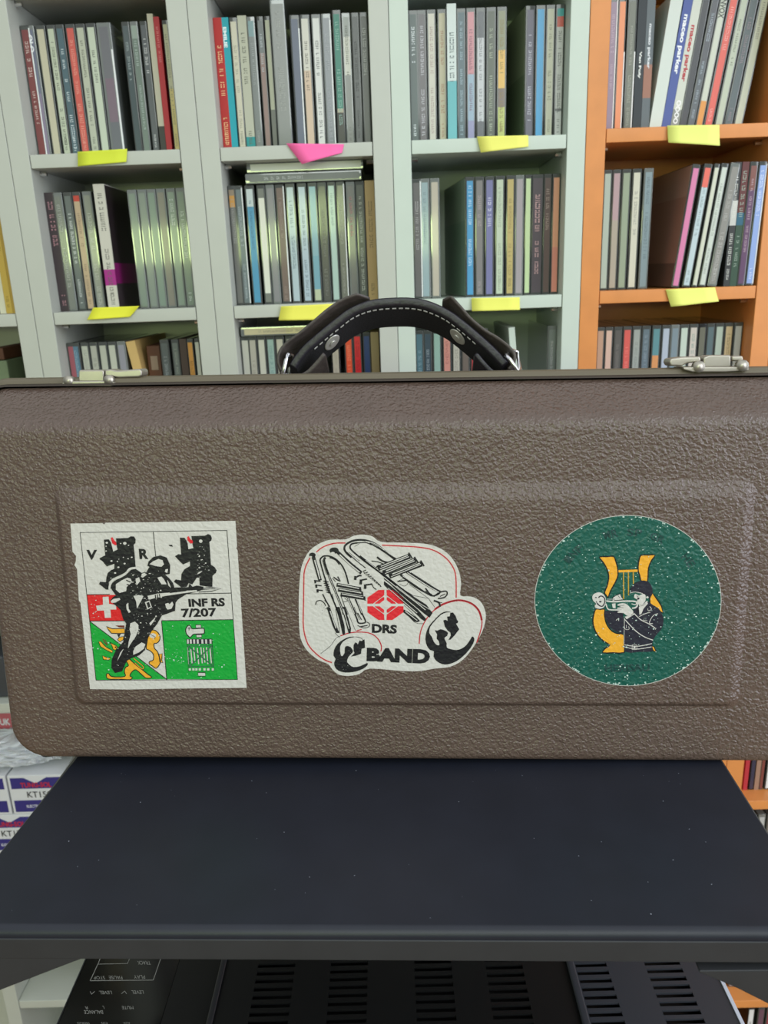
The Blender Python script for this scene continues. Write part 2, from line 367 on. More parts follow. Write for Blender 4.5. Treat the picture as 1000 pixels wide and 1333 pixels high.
shelf_row(488, GZ[5], *B2, [
 (319.5,'b9b9ac',None,'off-white spine'), (332,'a9a599','88857a','greige spine'), (343.4,'bdbdae',None,'cream-white spine'), (355.2,'8fa8a0','5a7a74','pale teal spine'), (367,'b4b0a0',None,'bone-white spine'),
 (380,'77786e',None,'olive grey spine'), (395,'2f7a80',None,'teal spine'), (406,'a5683a',None,'rusty brown spine'), (419,'a8403a','6a2020','dark red spine'), (438.3,'ada594','8a8478','cream spine in a black case',K),
 (455.6,'d14a2a','e88a6a','red-orange spine'), (467,'c8202a','8a1018','scarlet spine'), (479,'2a3f6e',None,'navy blue spine',{}), (489.5,'8a7a52',None,'khaki spine',{'dg':1})],
 'CD cases on the third shelf of the bookcase with the pink note', "third shelf under the pink note")
# ---- the pale bookcase
shelf_row(176, GZ[3], *B3, [
 (538.6,'586260','e8ecec','dark grey-green spine with white marks',{}), (551.6,'6a6568','c8c6cc','purplish grey spine with pale title',{}),
 (563.7,'c4c0b2','a08a84','cream-white spine with faint print',{}), (577,'b5ae92','9a6a54','beige spine with a round black mark',{}),
 (589.3,'cfd8d4:.55,6fb4b8','4a5a5c','white over turquoise spine standing forward',{'dg':1,'H':.128,'f':.004}), (601.2,'59696f','a8bcc4','slate-teal spine with blue print',{}),
 (613.4,'c48a90:.48,93a8b8:.85,9090b0','7a5a6a','pink over light blue spine',{}), (625.8,'66686c:.2,bcbec0:.86,66686c','6a6c70','white label on charcoal spine',{}),
 (639,'5d6258','a8b09c','olive-grey spine with pale title',{}), (652.5,'8a8c74:.3,d8b060:.6,7d7068:.75,b4bc70','8a7a50','multicoloured spine with orange-yellow patch',{}),
 (691.5,'6a6872','c8c8d0','purple-grey spine after the dark gap',{'yaw':7,'cover':[('7c8a6c',.5),('66785a',1.0)]}), (705.2,'4fa0d0',None,'sky-blue spine'), (718,'c6c6b2','8a8a78','cream spine with grey title',{}),
 (730.3,'2f9a9a:.06,c85a4a:.14,c5c5c2:.78,77787a:.8,c9c9c8','6a6a6c','white spine with teal and red top',{})],
 'CD cases on the upper shelf of the pale bookcase', "the pale upper shelf")
shelf_row(386, GZ[4], *B3, [
 (541.5,'5f5b5c','a8a4a4','dark grey spine with bright edge',{'e':.98,'yaw':0}), (555.4,'8c9fa8','6a7c84','blue-grey spine with green glare',{'t':'c','yaw':-2.6}), (568,'b3a89c',None,'beige spine with yellow glare',{'t':'c','yaw':-2.8}),
 (612.3,'4a92bc','c8dce8','blue spine beside the open gap',{'yaw':6,'cover':[('8ca08c',.35),('7a9480',1.0)]}), (624.3,'7c7878','a89c9c','grey-pink spine',{}), (637,'74749e','d8d8e8','purple spine',{}), (650,'bac6ae','8a9480','pale green spine',{}),
 (663.3,'b8a66a','8a7a4a','mustard-yellow spine',{}), (675,'a39b9e',None,'mauve-grey spine',Cg), (687.7,'c2d6a4',None,'thin lime-white spine',{'wd':.0075}),
 (702,'4a4046','c8a0a0','wide dark plum spine with fine print',{'wd':.0125,'k':1,'lw':.010}), (716,'5e4a45','b09a90','dark brown spine with pale print',{}), (726.8,'dc9c7c:.6,d88a78',None,'salmon-peach spine',{})],
 'CD cases on the second shelf of the pale bookcase', "the pale second shelf")
shelf_row(478, GZ[5], *B3, [
 (546,'4a6a74','8aa0a8','teal-slate spine'), (557.5,'33434e','9aa4aa','blue-black spine'), (569.5,'8aa89c',None,'pale sea-green spine'), (582.3,'c4887c','8a4a48','dusty pink spine'), (594.5,'b0ada0','77756a','stone-white spine'),
 (606.3,'6a6058',None,'grey-brown spine'), (618,'a63a3c','6a2024','crimson spine'), (629.5,'8fa59a',None,'grey-green spine'), (670,'c8d4c8',None,'thin pale spine tilting left',{'lean':-5,'wd':.007,'dg':1}),
 (731,'7d8580:.9,9a9e9c','c8c8c8','grey spine beside the right panel',{'t':'c'})],
 'CD cases on the third shelf of the pale bookcase', "the pale third shelf")
# ---- the orange bookcase
shelf_row(162, OZ[3], *B4, [
 (793,'8f7f92','b8a8b8','lilac spine',{'e':.98}), (804,'dc8c60',None,'plain orange spine with bright edge',{'e':.6}), (816.7,'6b6f64','a0a498','greenish grey spine',{'e':.6}),
 (829,'2a3136','e8ece8','black spine with white lettering',{'dg':1,'w':[('Van Poly',.60,.40,.34)]}), (839.8,'5f686c:.5,9a6e5c:.75,5f686c','d8dce0','grey spine with white lettering and rust patch',{'dg':1,'w':[('maceo parker',.80,.47,.42)]}),
 (853,'ccd4cc',None,'wide plain white spine tilting right',{'lean':7,'wd':.0125,'dg':1}), (866,'4a5a98','eef0f0','royal blue spine with big white lettering',{'lean':7.5,'dg':1,'wd':.009,'w':[('maceo parker',.86,.42,.62)]}),
 (876,'c8ccc0:.85,8a8e86','b02a34','white spine with big red lettering',{'lean':7.5,'dg':1,'wd':.0088,'w':[('maceo parker',.78,.36,.6),('OOOO',.22,.04,.5,'efefef')]}),
 (888,'47484b',None,'plain charcoal spine',{'lean':7.5}), (898.5,'5a5c60:.5,5e6468','a8b4bc','grey spine with blue and red print',{'lean':8}),
 (909.5,'c3c8b8:.8,d8944a','50544c','cream spine with orange foot',{'lean':8,'w':[('INVOX',.97,.82,.6)]}), (922.5,'d8665a','f0b0a8','coral spine',{'lean':8.2}), (935.8,'b8c0ac','6a7060','pale green-white spine',{'lean':8.2}),
 (948,'5f6a6c','9a8a90','dark grey spine with coloured print',{'lean':8.2}), (961,'c8ccb8','8a8c80','pale cream spine',{'lean':8.2})],
 'CD cases on the upper shelf of the orange bookcase', "the orange upper shelf")
shelf_row(372, OZ[4], *B4, [
 (785.5,'a9b8ac',None,'pale sage spine',{}), (796.9,'b0969a:.4,a8a090',None,'pink over beige spine',{}), (809,'93a088',None,'sage green spine',{}), (822,'cdccba','8a8a80','cream-white spine',{}), (836.7,'8a9ca2','5a6a70','blue-grey spine by the gap',Cg),
 (879.5,'d07aa2',None,'bright pink spine tilting right',{'lean':6.5,'wd':.0085,'f':.022,'cover':[('a08072',.25),('946e60',.8),('6c5248',1.0)]}), (893.5,'e06a5a:.16,b9c9cc','7a8a90','white-blue spine with salmon top',{'lean':6.8,'f':.022}), (904.5,'c9cbb8',None,'thin ivory spine',{'lean':6.8,'wd':.006,'f':.022}),
 (914.2,'c4cbc0','8a8f88','white spine tilting right',{'lean':6.8,'f':.022}), (927,'8c8a84','b0aea8','grey spine with a yellow dot',{'lean':7,'t':'c','f':.022}),
 (954,'2e2f30:.3,c0c0ba:.5,2a2c2b','d8d8d0','black spine with white speckles',{'lean':1,'dg':1,'wd':.0065,'f':.022}), (963,'5a2420:.4,1d5a70:.5,25442f','a0b0a0','dark red-brown over green spine',{'lean':1.3,'dg':1,'f':.022}), (974,'7a4a40:.2,5a3a5a','c0a8b0','plum spine',{'lean':1.5,'f':.022}), (985,'8aa2d4','d8e0f0','light periwinkle-blue spine',{'lean':1.6,'e':.98,'f':.022})],
 'CD cases on the second shelf of the orange bookcase', "the orange second shelf")
shelf_row(476, OZ[5], *B4, [
 (780.5,'b5957f',None,'tan spine'), (791.3,'cdb0a0',None,'pinkish cream spine',{}), (802.8,'55534f','77756f','dark taupe spine'), (814.8,'d05a52','e88a80','coral-red spine'), (827,'9aa09a','77807a','pale grey spine'), (839,'5f6f78','8a98a0','steel-blue spine'),
 (852.3,'5a8a90:.25,d0905a:.45,5a8a90',None,'teal spine with an orange square'), (864.8,'aab4c2',None,'pale lavender spine'), (876.5,'7a8a92',None,'blue-grey spine',Cg), (889,'bccabc',None,'pale mint spine'), (901.7,'c4bcb2','6a8a80','pinkish white spine'),
 (913.7,'6a6a5c:.3,1d1e1c',None,'black spine with grey top',K), (924.5,'55686c',None,'dark teal-grey spine'), (937,'b0beb0',None,'mint-white spine'), (949.3,'c9b48a','8a7a5a','sand-yellow spine'), (961.5,'b5bab7',None,'light grey spine')],
 'CD cases on the third shelf of the orange bookcase', "the orange third shelf")
# ---- the second orange bookcase, low at the right edge
shelf_row(1015, OZ[8], *B5, [
 (971.5,'b0303a',None,'thin red spine',{'wd':.0055,'dg':1}), (979,'2e3148',None,'navy spine',K), (986,'9a7a66',None,'light brown spine',{'wd':.006,'dg':1}), (991.5,'7a4038','b08a80','red-brown spine'), (1001,'d8dada:.4,3a5a50:.5,d8dada',None,'white spine with green marks',{}), (1012,'6a6e70',None,'grey spine',{})],
 'CD cases low in the right orange bookcase', "the right-edge shelf at suitcase bottom")
shelf_row(1150, OZ[9], *B5, [
 (960,'9a9c98',None,'light grey spine'), (971,'5a6068',None,'slate spine'), (982,'b8bab8',None,'silver-white spine',Cg), (993,'77706a',None,'taupe spine'), (1004,'c0c4c8',None,'pale blue-white spine'), (1015,'3a3c40',None,'black spine')],
 'CD cases on the next shelf down in the right orange bookcase', "the second right-edge shelf down")
shelf_row(1298, OZ[10], *B5, [
 (950,'8a7c78',None,'greyish mauve spine',{}), (957.5,'3a2a2e',None,'near-black spine',{'dg':1,'wd':.007}), (965,'2f9c96',None,'teal spine'), (988.5,'dcdcdc',None,'wide white spine',{}), (998,'d4d6d6',None,'white spine at the picture edge',{})],
 'CD cases behind the lower right corner of the player', "the right-edge shelf beside the player")
shelf_row(1330, OZ[11], *B5, [
 (977,'e0e0e0:.3,c4c8c4','3a3a3a','white spine',{'t':'k'}), (990,'6a4a5a:.6,c8c070',None,'plum spine with yellow patch',{}), (1001,'8a4048',None,'dark pink spine',{})],
 'CD cases on the bottom shelf of the right orange bookcase', "the right-edge bottom shelf")
# ---- far left bookcase
shelf_row(390, GZ[4], L0, R0, [(-9,'b8b49a',None,'cream spine',{}), (1.5,'dcd8c0',None,'ivory spine',{'wd':.007,'dg':1}), (8.5,'c8a84a','8a7020','golden yellow spine',{'dg':1,'wd':.007}), (15.5,'b09038',None,'dark gold spine',{'dg':1,'wd':.007})],
 'CD cases in the far left bookcase', "the far left shelf")
# cases lying flat
def flat_cd(pxl, py, z, col, ink, label, t='c'):
    p = U(pxl, py, y=SP-.004)
    cd((p.x+.125, SP-.004, CZ+z+.0052), .0104, col, ink, label, None, {'t': t}, (0, -math.pi/2, 0))
flat_cd(319, 230, GZ[4]+.1255, '66696a', 'b8bcba', 'dark grey CD case lying flat on top of the row under the pink note')
flat_cd(320.5, 215, GZ[4]+.1363, 'ccd0c4', None, 'white CD case lying flat, topmost of the two under the pink note')
flat_cd(313, 430, GZ[5]+.1255, 'c4ba98:.4,c8c090:.8,b8a8a0', '8a8478', 'beige CD case lying flat under the shelf left of the handle')

# ------------------------------------------------------------------ odd boxes on the shelves
m_brownbox = mat('brown_card', lin('#55301c'), .6, vary=.1)
def carton(name, x0, x1, y0, y1, z0, z1, m, label, cat, g=None, bev=.0008):
    r = empty(name, ((x0+x1)/2, y0, CZ+z0), label, cat, g); q = MB(); h = (x1-x0)/2
    q.box(-h, h, 0, y1-y0, 0, z1-z0, m); q.build('box_body', r, bevel=bev, seg=1); return r
x0 = U(187, 470, y=SP).x; x1 = U(207, 470, y=SP).x
r = carton('card_box', x0+.001, x1-.001, SP+.012, SP+.13, GZ[5]+.0002, GZ[5]+.118, m_brownbox, 'dark brown card box beside the tan tilting case on the third left shelf', 'box')
q = MB(); q.box(-.004, .004, -.0004, 0, .09, .106, plastic('#8a7466')); q.build('paper_label', r)
x0 = U(-25, 470, y=SP).x
carton('card_box', x0, R0-.03, SP, SP+.11, GZ[5]+.0002, GZ[5]+.108, mat('green_reflection', lin('#6a7a5c'), .6, vary=.15), 'green block painting a reflection on the far left shelf beside the left latch', 'box')  # green reflection put into the colour of an added block
carton('card_box', x0+.01, R0-.034, SP+.004, SP+.11, GZ[5]+.1084, GZ[5]+.122, m_brownbox, 'flat brown box lying on the green block at far left', 'box')
# dark speaker-like case on the far left shelf above the boxes
carton('black_case', L0+.03, U(14, 880, y=SP).x, .91, 1.03, GZ[7]+.0002, GZ[7]+.06, mat('dark_case_plastic', lin('#3a3c40'), .5), 'dark grey plastic case at the left edge beside the suitcase side', 'case', bev=.004)

# valve boxes
m_white = mat('white_card', lin('#d6d8dc'), .45); m_navy = plastic('#33307a', .4); m_redp = plastic('#c02a3a', .4); m_inkb = plastic('#23252a', .4); m_wink = plastic('#e8eaf0', .4)
def word(q, txt, x0, x1, z0, z1, y, m, bold=.0, shear=0):
    vs, fs, a = glyphs(txt, bold); q.add([(x0+v[0]*(x1-x0)+shear*v[1]*(z1-z0), y, z0+v[1]*(z1-z0)) for v in vs], fs, m)
def valve_box(x0, z0, label, y0=.905, wd=.074, h=.0600, part=True):
    r = empty('valve_box', (x0+wd/2, y0, CZ+z0), label, 'box', 'white and navy valve boxes in the far left bookcase')
    q = MB(); q.box(-wd/2, wd/2, 0, .13, 0, h, m_white); q.build('carton', r, bevel=.0008, seg=1)
    hw = wd/2-.0035; q = MB(); y = -.0002
    q.add([(-hw, y, h*.66), (hw, y, h*.66), (hw, y, h*.94), (hw*.45, y, h*.94), (0, y, h*.79), (-hw*.45, y, h*.94), (-hw, y, h*.94)], [(0,1,2,3,4,5,6)], m_navy)
    q.add([(-hw, y, h*.06), (hw, y, h*.06), (hw, y, h*.36), (-hw, y, h*.36)], [(0,1,2,3)], m_navy)
    q.build('printed_band', r, fix=False)
    q = MB(); y = -.0004
    word(q, 'TUNG-SOL', -hw*.62, hw*.62, h*.69, h*.82, y, m_redp, .03); word(q, 'KT150', -hw*.42, hw*.55, h*.43, h*.585, y, m_inkb, .01)
    word(q, 'ELECTRON TUBE', -hw*.52, hw*.52, h*.17, h*.24, y, m_wink, .01); q.build('lettering', r, fix=False)
    return r
kx = U(19.5, 1066, y=.905).x
zB = -.679
valve_box(kx, zB, 'white and navy valve box marked KT150, under the plastic bag')
valve_box(kx-.0765, zB, 'white and navy valve box cut off by the left picture edge, beside the KT150 one')
valve_box(kx-.045, zB-.0605, 'navy and white valve box below the KT150 box, middle of its stack')
valve_box(kx-.052, zB-.121, 'navy and white valve box lowest in the stack above the table edge')
q = MB(); zf = GZ[9]+.0002; q.box(-.07, .07, 0, .13, 0, zB-.1213-zf, m_white); o = q.build('carton', None, bevel=.0008, seg=1); o.location = (kx-.01, .906, CZ+zf)
tag(o, 'plain white carton under the valve boxes in the far left bookcase', 'box')
xx = U(-20, 965, y=.95).x
r = carton('small_box', xx, U(19, 968, y=.95).x, .955, 1.03, zB+.0604, zB+.0604+.034, mat('beige_card', lin('#cfc0b4'), .6), 'small beige carton behind the plastic bag at left edge', 'box')
r = carton('small_box', xx, U(17, 945, y=.95).x, .955, 1.03, zB+.0604+.0342, zB+.0604+.0342+.036, m_white, 'small white carton with pink label stacked at the left edge', 'box')
q = MB(); hw = (U(17, 945, y=.95).x-xx)/2
q.box(-hw*.95, hw*.98, -.0003, 0, .004, .030, plastic('#c86a74')); q.build('paper_label', r)
q = MB(); word(q, 'UK', hw*.1, hw*.75, .012, .022, -.0006, m_wink, .03); q.build('lettering', r, fix=False)
# crumpled clear plastic bag
m_film = mat('crumpled_clear_plastic', lin('#f2f5fa'), .18, spec=.8, trans=.3, bump=('noise', 70, .9, .004))
rnd = random.Random(3); q = MB(); NX, NZ = 46, 22; cx = kx+.0
V = []
for j in range(NZ+1):
    for i in range(NX+1):
        u = i/NX*2*math.pi; v = -1+2*j/NZ; c = math.sqrt(max(0, 1-v*v))**.6
        cr = math.sin(i*2.4+j*1.7)*.10+math.sin(i*5.1-j*2.9)*.07+rnd.uniform(-.07, .07)
        V.append((cx+math.cos(u)*c*.078*(1+cr), .945+math.sin(u)*c*.036*(1+cr), CZ+zB+.0612+.0205+v*.0195*(1+cr*.5)+max(0, cr)*.01))
q.add(V, [(j*(NX+1)+i, j*(NX+1)+i+1, (j+1)*(NX+1)+i+1, (j+1)*(NX+1)+i) for j in range(NZ) for i in range(NX)], m_film)
tag(q.build('plastic_bag'), 'crumpled clear plastic bag lying on the KT150 valve box', 'bag')

# ------------------------------------------------------------------ sticky notes
def note(pts, hexc, label, y=FY-.0012):
    P = [U(x, yy, y=y) for x, yy in pts]; cx = sum(P, Vector())/4; n = 8; q = MB(); vs = []
    for j in range(n+1):
        t = j/n; a = P[0].lerp(P[3], t); b_ = P[1].lerp(P[2], t)
        for i in range(5):
            p = a.lerp(b_, i/4)-cx; p.y -= .0018*t*t+.0008*math.sin(i*1.3)*t; vs.append(p)
    q.add(vs, [(j*5+i, j*5+i+1, (j+1)*5+i+1, (j+1)*5+i) for j in range(n) for i in range(4)], mat('note_'+hexc, lin(hexc), .8))
    o = q.build('sticky_note', smooth=True); o.location = cx
    s = o.modifiers.new('paper', 'SOLIDIFY'); s.thickness = .00015
    tag(o, label, 'sticky note', 'sticky notes on shelf edges')
note([(100.9,197.6),(165.6,193.7),(165,211),(102,217)], '#d2dc3c', 'yellow-green sticky note on the upper shelf edge of the left bookcase')
note([(372.6,186.5),(448,187.7),(445.4,199),(393.4,214)], '#ff6fae', 'pink sticky note on a shelf edge')
note([(621,177.6),(688,176),(688,191),(625.8,199)], '#ebe873', 'yellow sticky note on the upper shelf edge of the pale bookcase')
note([(869,163.3),(936.8,162.5),(936.8,189.8),(869.5,186)], '#e6ec80', 'yellow sticky note on the upper orange shelf edge')
note([(121.5,400.5),(181.5,398.4),(169.5,412.5),(114,416.4)], '#e6e63c', 'skewed yellow sticky note on the left bookcase second shelf edge')
note([(365.9,398.7),(436,395.3),(432,416),(363,417)], '#ece75e', 'yellow sticky note partly hidden by the left end of the handle')
note([(613.9,388),(676.8,387),(676.8,403.3),(614.4,405)], '#eaea6c', 'yellow sticky note on the shelf edge right of the handle')
note([(866.9,376.7),(931,374),(935.5,392.3),(873,399.3)], '#e9ec7c', 'tilted yellow sticky note on the lower orange shelf edge')

# ------------------------------------------------------------------ table and what stands under it
TZ = -.2817                                   # table top, relative to the camera
TA = -.038                                    # the table and suitcase stand slightly turned
m_tab = mat('black_satin_table', lin('#1c1f29'), .42, spec=.4, bump=('noise', 900, .10, .0003), vary=.10)
tb = empty('table', U(500, 1212, z=CZ+TZ), 'black table top carrying the brown suitcase', 'table', rot=(0, 0, TA))
TM = Matrix.Translation(tb.location) @ Matrix.Rotation(TA, 4, 'Z'); TI = TM.inverted()
def tl(px, py, z=0): p = TI @ U(px, py, z=CZ+TZ+z); return p
a, b_, c_, d_ = tl(0, 1105), tl(95, 993), tl(940, 990), tl(1000, 1085)
lx = lambda y: a.x+(b_.x-a.x)*(y-a.y)/(b_.y-a.y)
rx = lambda y: d_.x+(c_.x-d_.x)*(y-d_.y)/(c_.y-d_.y)
YB = .34; xl0, xl1, xr0, xr1 = a.x-.002, b_.x+.003, d_.x+.001, c_.x
prof = [(.0, -.0160), (0, -.0042), (.0008, -.0022), (.0022, -.0006), (.0042, 0), (.05, 0), (.2, 0), (YB-.003, 0), (YB, -.003), (YB, -.016)]
q = MB(); q.loft([[(x0_, y, z) for y, z in prof] for x0_ in (xl0, xl0+.0006)] and
    [[(xl0-.0000+(xl1-xl0)*min(1, y/.2), y, z-.0008) for y, z in prof], [(xl0+.0012+(xl1-xl0)*min(1, y/.2), y, z) for y, z in prof],
     [(xr0-.0012+(xr1-xr0)*min(1, y/.2), y, z) for y, z in prof], [(xr0+(xr1-xr0)*min(1, y/.2), y, z-.0008) for y, z in prof]], m_tab)
q.build('table_top', tb, smooth=True, wn=True)
EDGE = (xl0, xr0)
m_app = mat('dark_grey_apron', lin('#2f3033'), .5, spec=.35, bump=('noise', 900, .1, .0003), vary=.08)
q = MB(); q.box(EDGE[0], EDGE[1], -.0006, .003, -.0162, -.0048, m_app); q.build('front_edge', tb, bevel=.0005, seg=2)
def af(px, py): p = U(px, py, y=tb.location.y+.0); p = TI @ p; return (p.x, .0012, p.z)
for pts in ([(-60, 1240), (112, 1249), (112, 1256), (60, 1277), (0, 1302), (-60, 1327)], [(905, 1250), (1075, 1243), (1075, 1322), (1000, 1294), (950, 1270), (905, 1253)]):
    q = MB(); q.prism([(lambda v: (v[0], -.0004, v[2]))(af(*p)) for p in pts], (0, .010, 0), m_app); q.build('corner_bracket', tb, bevel=.0006, seg=1)
for sx in (-.11, .10):
    q = MB(); q.box(sx-.012, sx+.012, .295, .315, -(CZ+TZ)+.012, -.0162, m_tab); q.build('leg', tb, bevel=.001)
    q = MB(); q.box(sx-.02, sx+.02, .02, .33, -(CZ+TZ), -(CZ+TZ)+.012, m_tab); q.build('foot', tb, bevel=.001)
dz = -.45-.085-TZ
q = MB(); q.box(-.16, .16, .03, .294, dz-.014, dz, m_tab); q.build('lower_shelf', tb, bevel=.001)
# dust specks on the table
q = MB(); rnd = random.Random(5); m_dust = plastic('#9aa0ac', .8)
for k in range(46):
    x = rnd.uniform(-.18, .17); y = rnd.uniform(.006, .12); s = rnd.uniform(.00012, .00032)
    q.add([(x+s*math.cos(t), y+s*math.sin(t), .00012) for t in (0, 1.2, 2.3, 3.6, 5)], [(0,1,2,3,4)], m_dust)
tag(q.build('dust', tb, fix=False), kind='stuff')

# black player with vents under the table
PZ = -.45
m_pl = mat('blue_black_metal', lin('#34363d'), .42, spec=.4, bump=('noise', 700, .05, .0002))
m_blk = mat('matt_black_metal', lin('#08080a'), .5); m_gl = mat('glossy_black_panel', lin('#0a0a0c'), .12)
m_alu = mat('bright_metal_edge', lin('#b8bccc'), .3, 1); m_pt = plastic('#8c8c88', .5)
pl = empty('audio_player', (0, .2, CZ+PZ-.085), 'wide black audio player with vents and control panel under the table', 'audio player')
PI_ = Matrix.Translation(-Vector(pl.location))
def pp(px, py, dz=0): return PI_ @ U(px, py, z=CZ+PZ+dz)
XL, XR = pp(92, 1292).x, pp(953, 1300).x
YF, YK = .02, .255; H0 = .085
q = MB(); q.box(XL, XR, YF, YK, .004, H0-.012, m_blk)
q.box(XL, XL+.002, YF, YK, H0-.012, H0-.0015, m_blk); q.box(XR-.002, XR, YF, YK, H0-.012, H0-.0015, m_blk); q.box(XL, XR, YF, YF+.002, H0-.012, H0-.0015, m_blk); q.box(XL, XR, YK-.002, YK, H0-.012, H0-.0015, m_blk)
q.build('housing', pl)
xa, xb, xc = pp(222, 1290).x, pp(283, 1290).x, pp(752, 1290).x
q = MB(); q.box(XL+.0006, xa, YF, YK, H0-.0015, H0, m_gl); cp_ = q.build('control_panel', pl, bevel=.0004, seg=1)
ys = [pp(600, y).y for y in (1260.3, 1270.9, 1281.1, 1291.7, 1302.2, 1313.4, 1325)]; pit = (ys[0]-ys[-1])/6
rows = [ys[0]+pit*3-k*pit for k in range(19)]
def vented(x0, x1, cols, m, name):
    q = MB(); z0, z1 = H0-.0015, H0; c = x0; ya, yb = rows[-1]-pit*.5, rows[0]+pit*.5
    for u0, u1 in cols:
        q.box(c, u0, ya, yb, z0, z1, m); c = u1
        e = None
        for yc in rows:
            q.box(u0, u1, yc+pit*.28, yc+pit*.72, z0, z1, m)
        q.box(u0, u1, ya, rows[-1]-pit*.28, z0, z1, m)
    q.box(c, x1, ya, yb, z0, z1, m)
    q.box(x0, x1, YF, ya, z0, z1, m); q.box(x0, x1, yb, YK, z0, z1, m)
    return q.build(name, pl)
vented(xa, xc, [(pp(x, 1290).x, pp(x+50, 1290).x) for x in (330, 428, 541, 637)], m_blk, 'dark_vented_plate')
cA = (pp(755, 1281).x+.0005, pp(798, 1281).x); cB = (pp(849, 1281).x, pp(897, 1281).x)
vented(xc, XR-.001, [cA, cB], m_pl, 'vented_plate')
q = MB(); q.box(xc-.0028, xc+.0022, YF, YK, H0, H0+.003, m_pl); q.build('ridge', pl, bevel=.0012)
q = MB(); q.box(xb-.002, xb+.002, YF, YK, H0, H0+.0022, mat('dull_ridge', lin('#26262a'), .4)); q.build('ridge', pl, bevel=.001)
q = MB(); q.box(XR-.0022, XR+.0001, YF, YK, H0-.001, H0+.0009, plastic('#c4c8d6', .4)); q.build('edge_line', pl)  # pale strip painting the highlight that the chamfer catches
q = MB(); q.box(XL-.0001, XL+.0006, YF, YK, H0-.001, H0+.0003, mat('dim_edge', lin('#55565c'), .4, 1)); q.build('edge_line', pl)
for sx in (XL+.03, XR-.03):
    for sy in (YF+.03, YK-.03): q = MB(); q.tube([(sx, sy, 0), (sx, sy, .0042)], .008, m_blk, 12); q.build('foot', pl)
def ptxt(q, txt, x0, y0, x1, y1, sh=0):      # print facing away from us: upside down from here
    vs, fs, a_ = glyphs(txt)
    out = []
    for v in vs: p = pp(x1-v[0]*(x1-x0)+sh*v[1], y0+v[1]*(y1-y0), .0); out.append((p.x, p.y, H0+.0001))
    q.add(out, fs, m_pt)
def pline(q, pts, w_=.7):
    for (xa_, ya_), (xb_, yb_) in zip(pts, pts[1:]):
        d = Vector((xb_-xa_, yb_-ya_)).normalized(); n = Vector((-d.y, d.x))*w_*.5
        c4 = [(xa_+n.x, ya_+n.y), (xb_+n.x, yb_+n.y), (xb_-n.x, yb_-n.y), (xa_-n.x, ya_-n.y)]
        q.add([(*(pp(*c)[:2]), H0+.0001) for c in c4], [(0,1,2,3)], m_pt)
fz = lambda x, y: (100+x/8.333, 1245+y/8.333)
q = MB()
pline(q, [fz(262, 0), fz(238, 65), fz(145, 265), fz(830, 258), fz(905, 40), fz(925, 0)], .8); pline(q, [fz(232, 85), fz(550, 78), fz(575, 20)], .6)
for t, x0_, y0_, x1_, y1_ in (('STOP',180,215,300,250),('PAUSE',345,212,490,250),('PLAY',615,205,735,243),('TRACK',655,50,795,90),('LEVEL',240,375,375,410),('LEVEL',590,370,720,408),('MUTE',485,540,610,575),('BALANCE',75,585,280,625),('L',275,540,292,570),('R',85,545,115,575),('MONO',0,715,130,733),('CD',260,715,330,733),('AUX',500,715,575,733)):
    A_, B_ = fz(x0_, y0_), fz(x1_, y1_); ptxt(q, t, A_[0], A_[1], B_[0], B_[1], 1.0)
pline(q, [fz(145, 380), fz(160, 412), fz(195, 380)]); pline(q, [fz(485, 405), fz(520, 375), fz(540, 408)])
q.build('panel_lettering', cp_, fix=False)

# ------------------------------------------------------------------ the suitcase
vx = Vector((.999177, -.037859, -.014561)); nn = Vector((-.03644, -.995477, .087735)).normalized()
ax_x = (vx - nn*vx.dot(nn)).normalized(); ax_y = -nn; ax_z = ax_x.cross(ax_y)
P0 = U(520, 992, y=.41)
case = empty('instrument_case', P0, 'brown pebbled leather instrument case with three stickers standing on the black table', 'instrument case')
CM = Matrix.Translation(P0) @ Matrix((ax_x, ax_y, ax_z)).transposed().to_4x4()
case.rotation_euler = CM.to_3x3().to_euler(); CI = CM.inverted()
def cl(px, py, y=0.0):                        # pixel -> point of the case's own frame at depth y
    o_ = CI @ CAM; d = CI.to_3x3() @ ray(px, py); return o_ + d*((y-o_.y)/d.y)
m_lea = mat('brown_pebbled_leather', lin('#584840'), .31, spec=.62, bump=('leather', 500, .72, .0009), vary=.06)
m_rim = mat('olive_rim', lin('#625948'), .42, spec=.5, bump=('noise', 60, .1, .001)); m_rimd = mat('gap_shade', lin('#33291f'), .5)
def rr(u0, u1, w0, w1, r0, y, n=7, slope=0):
    out = []; rt_ = r0*.45 if r0 > .012 else r0
    for cx_, cz_, a0, r in ((u1-rt_, w1-rt_, 0, rt_), (u0+rt_, w1-rt_, 90, rt_), (u0+r0, w0+r0, 180, r0), (u1-r0, w0+r0, 270, r0)):
        for k in range(n+1):
            t = math.radians(a0+90*k/n); z = cz_+r*math.sin(t)
            out.append((cx_+r*math.cos(t), y, z + slope*max(0, 1-z/.1)))
    return out
SLP = .088
q = MB()
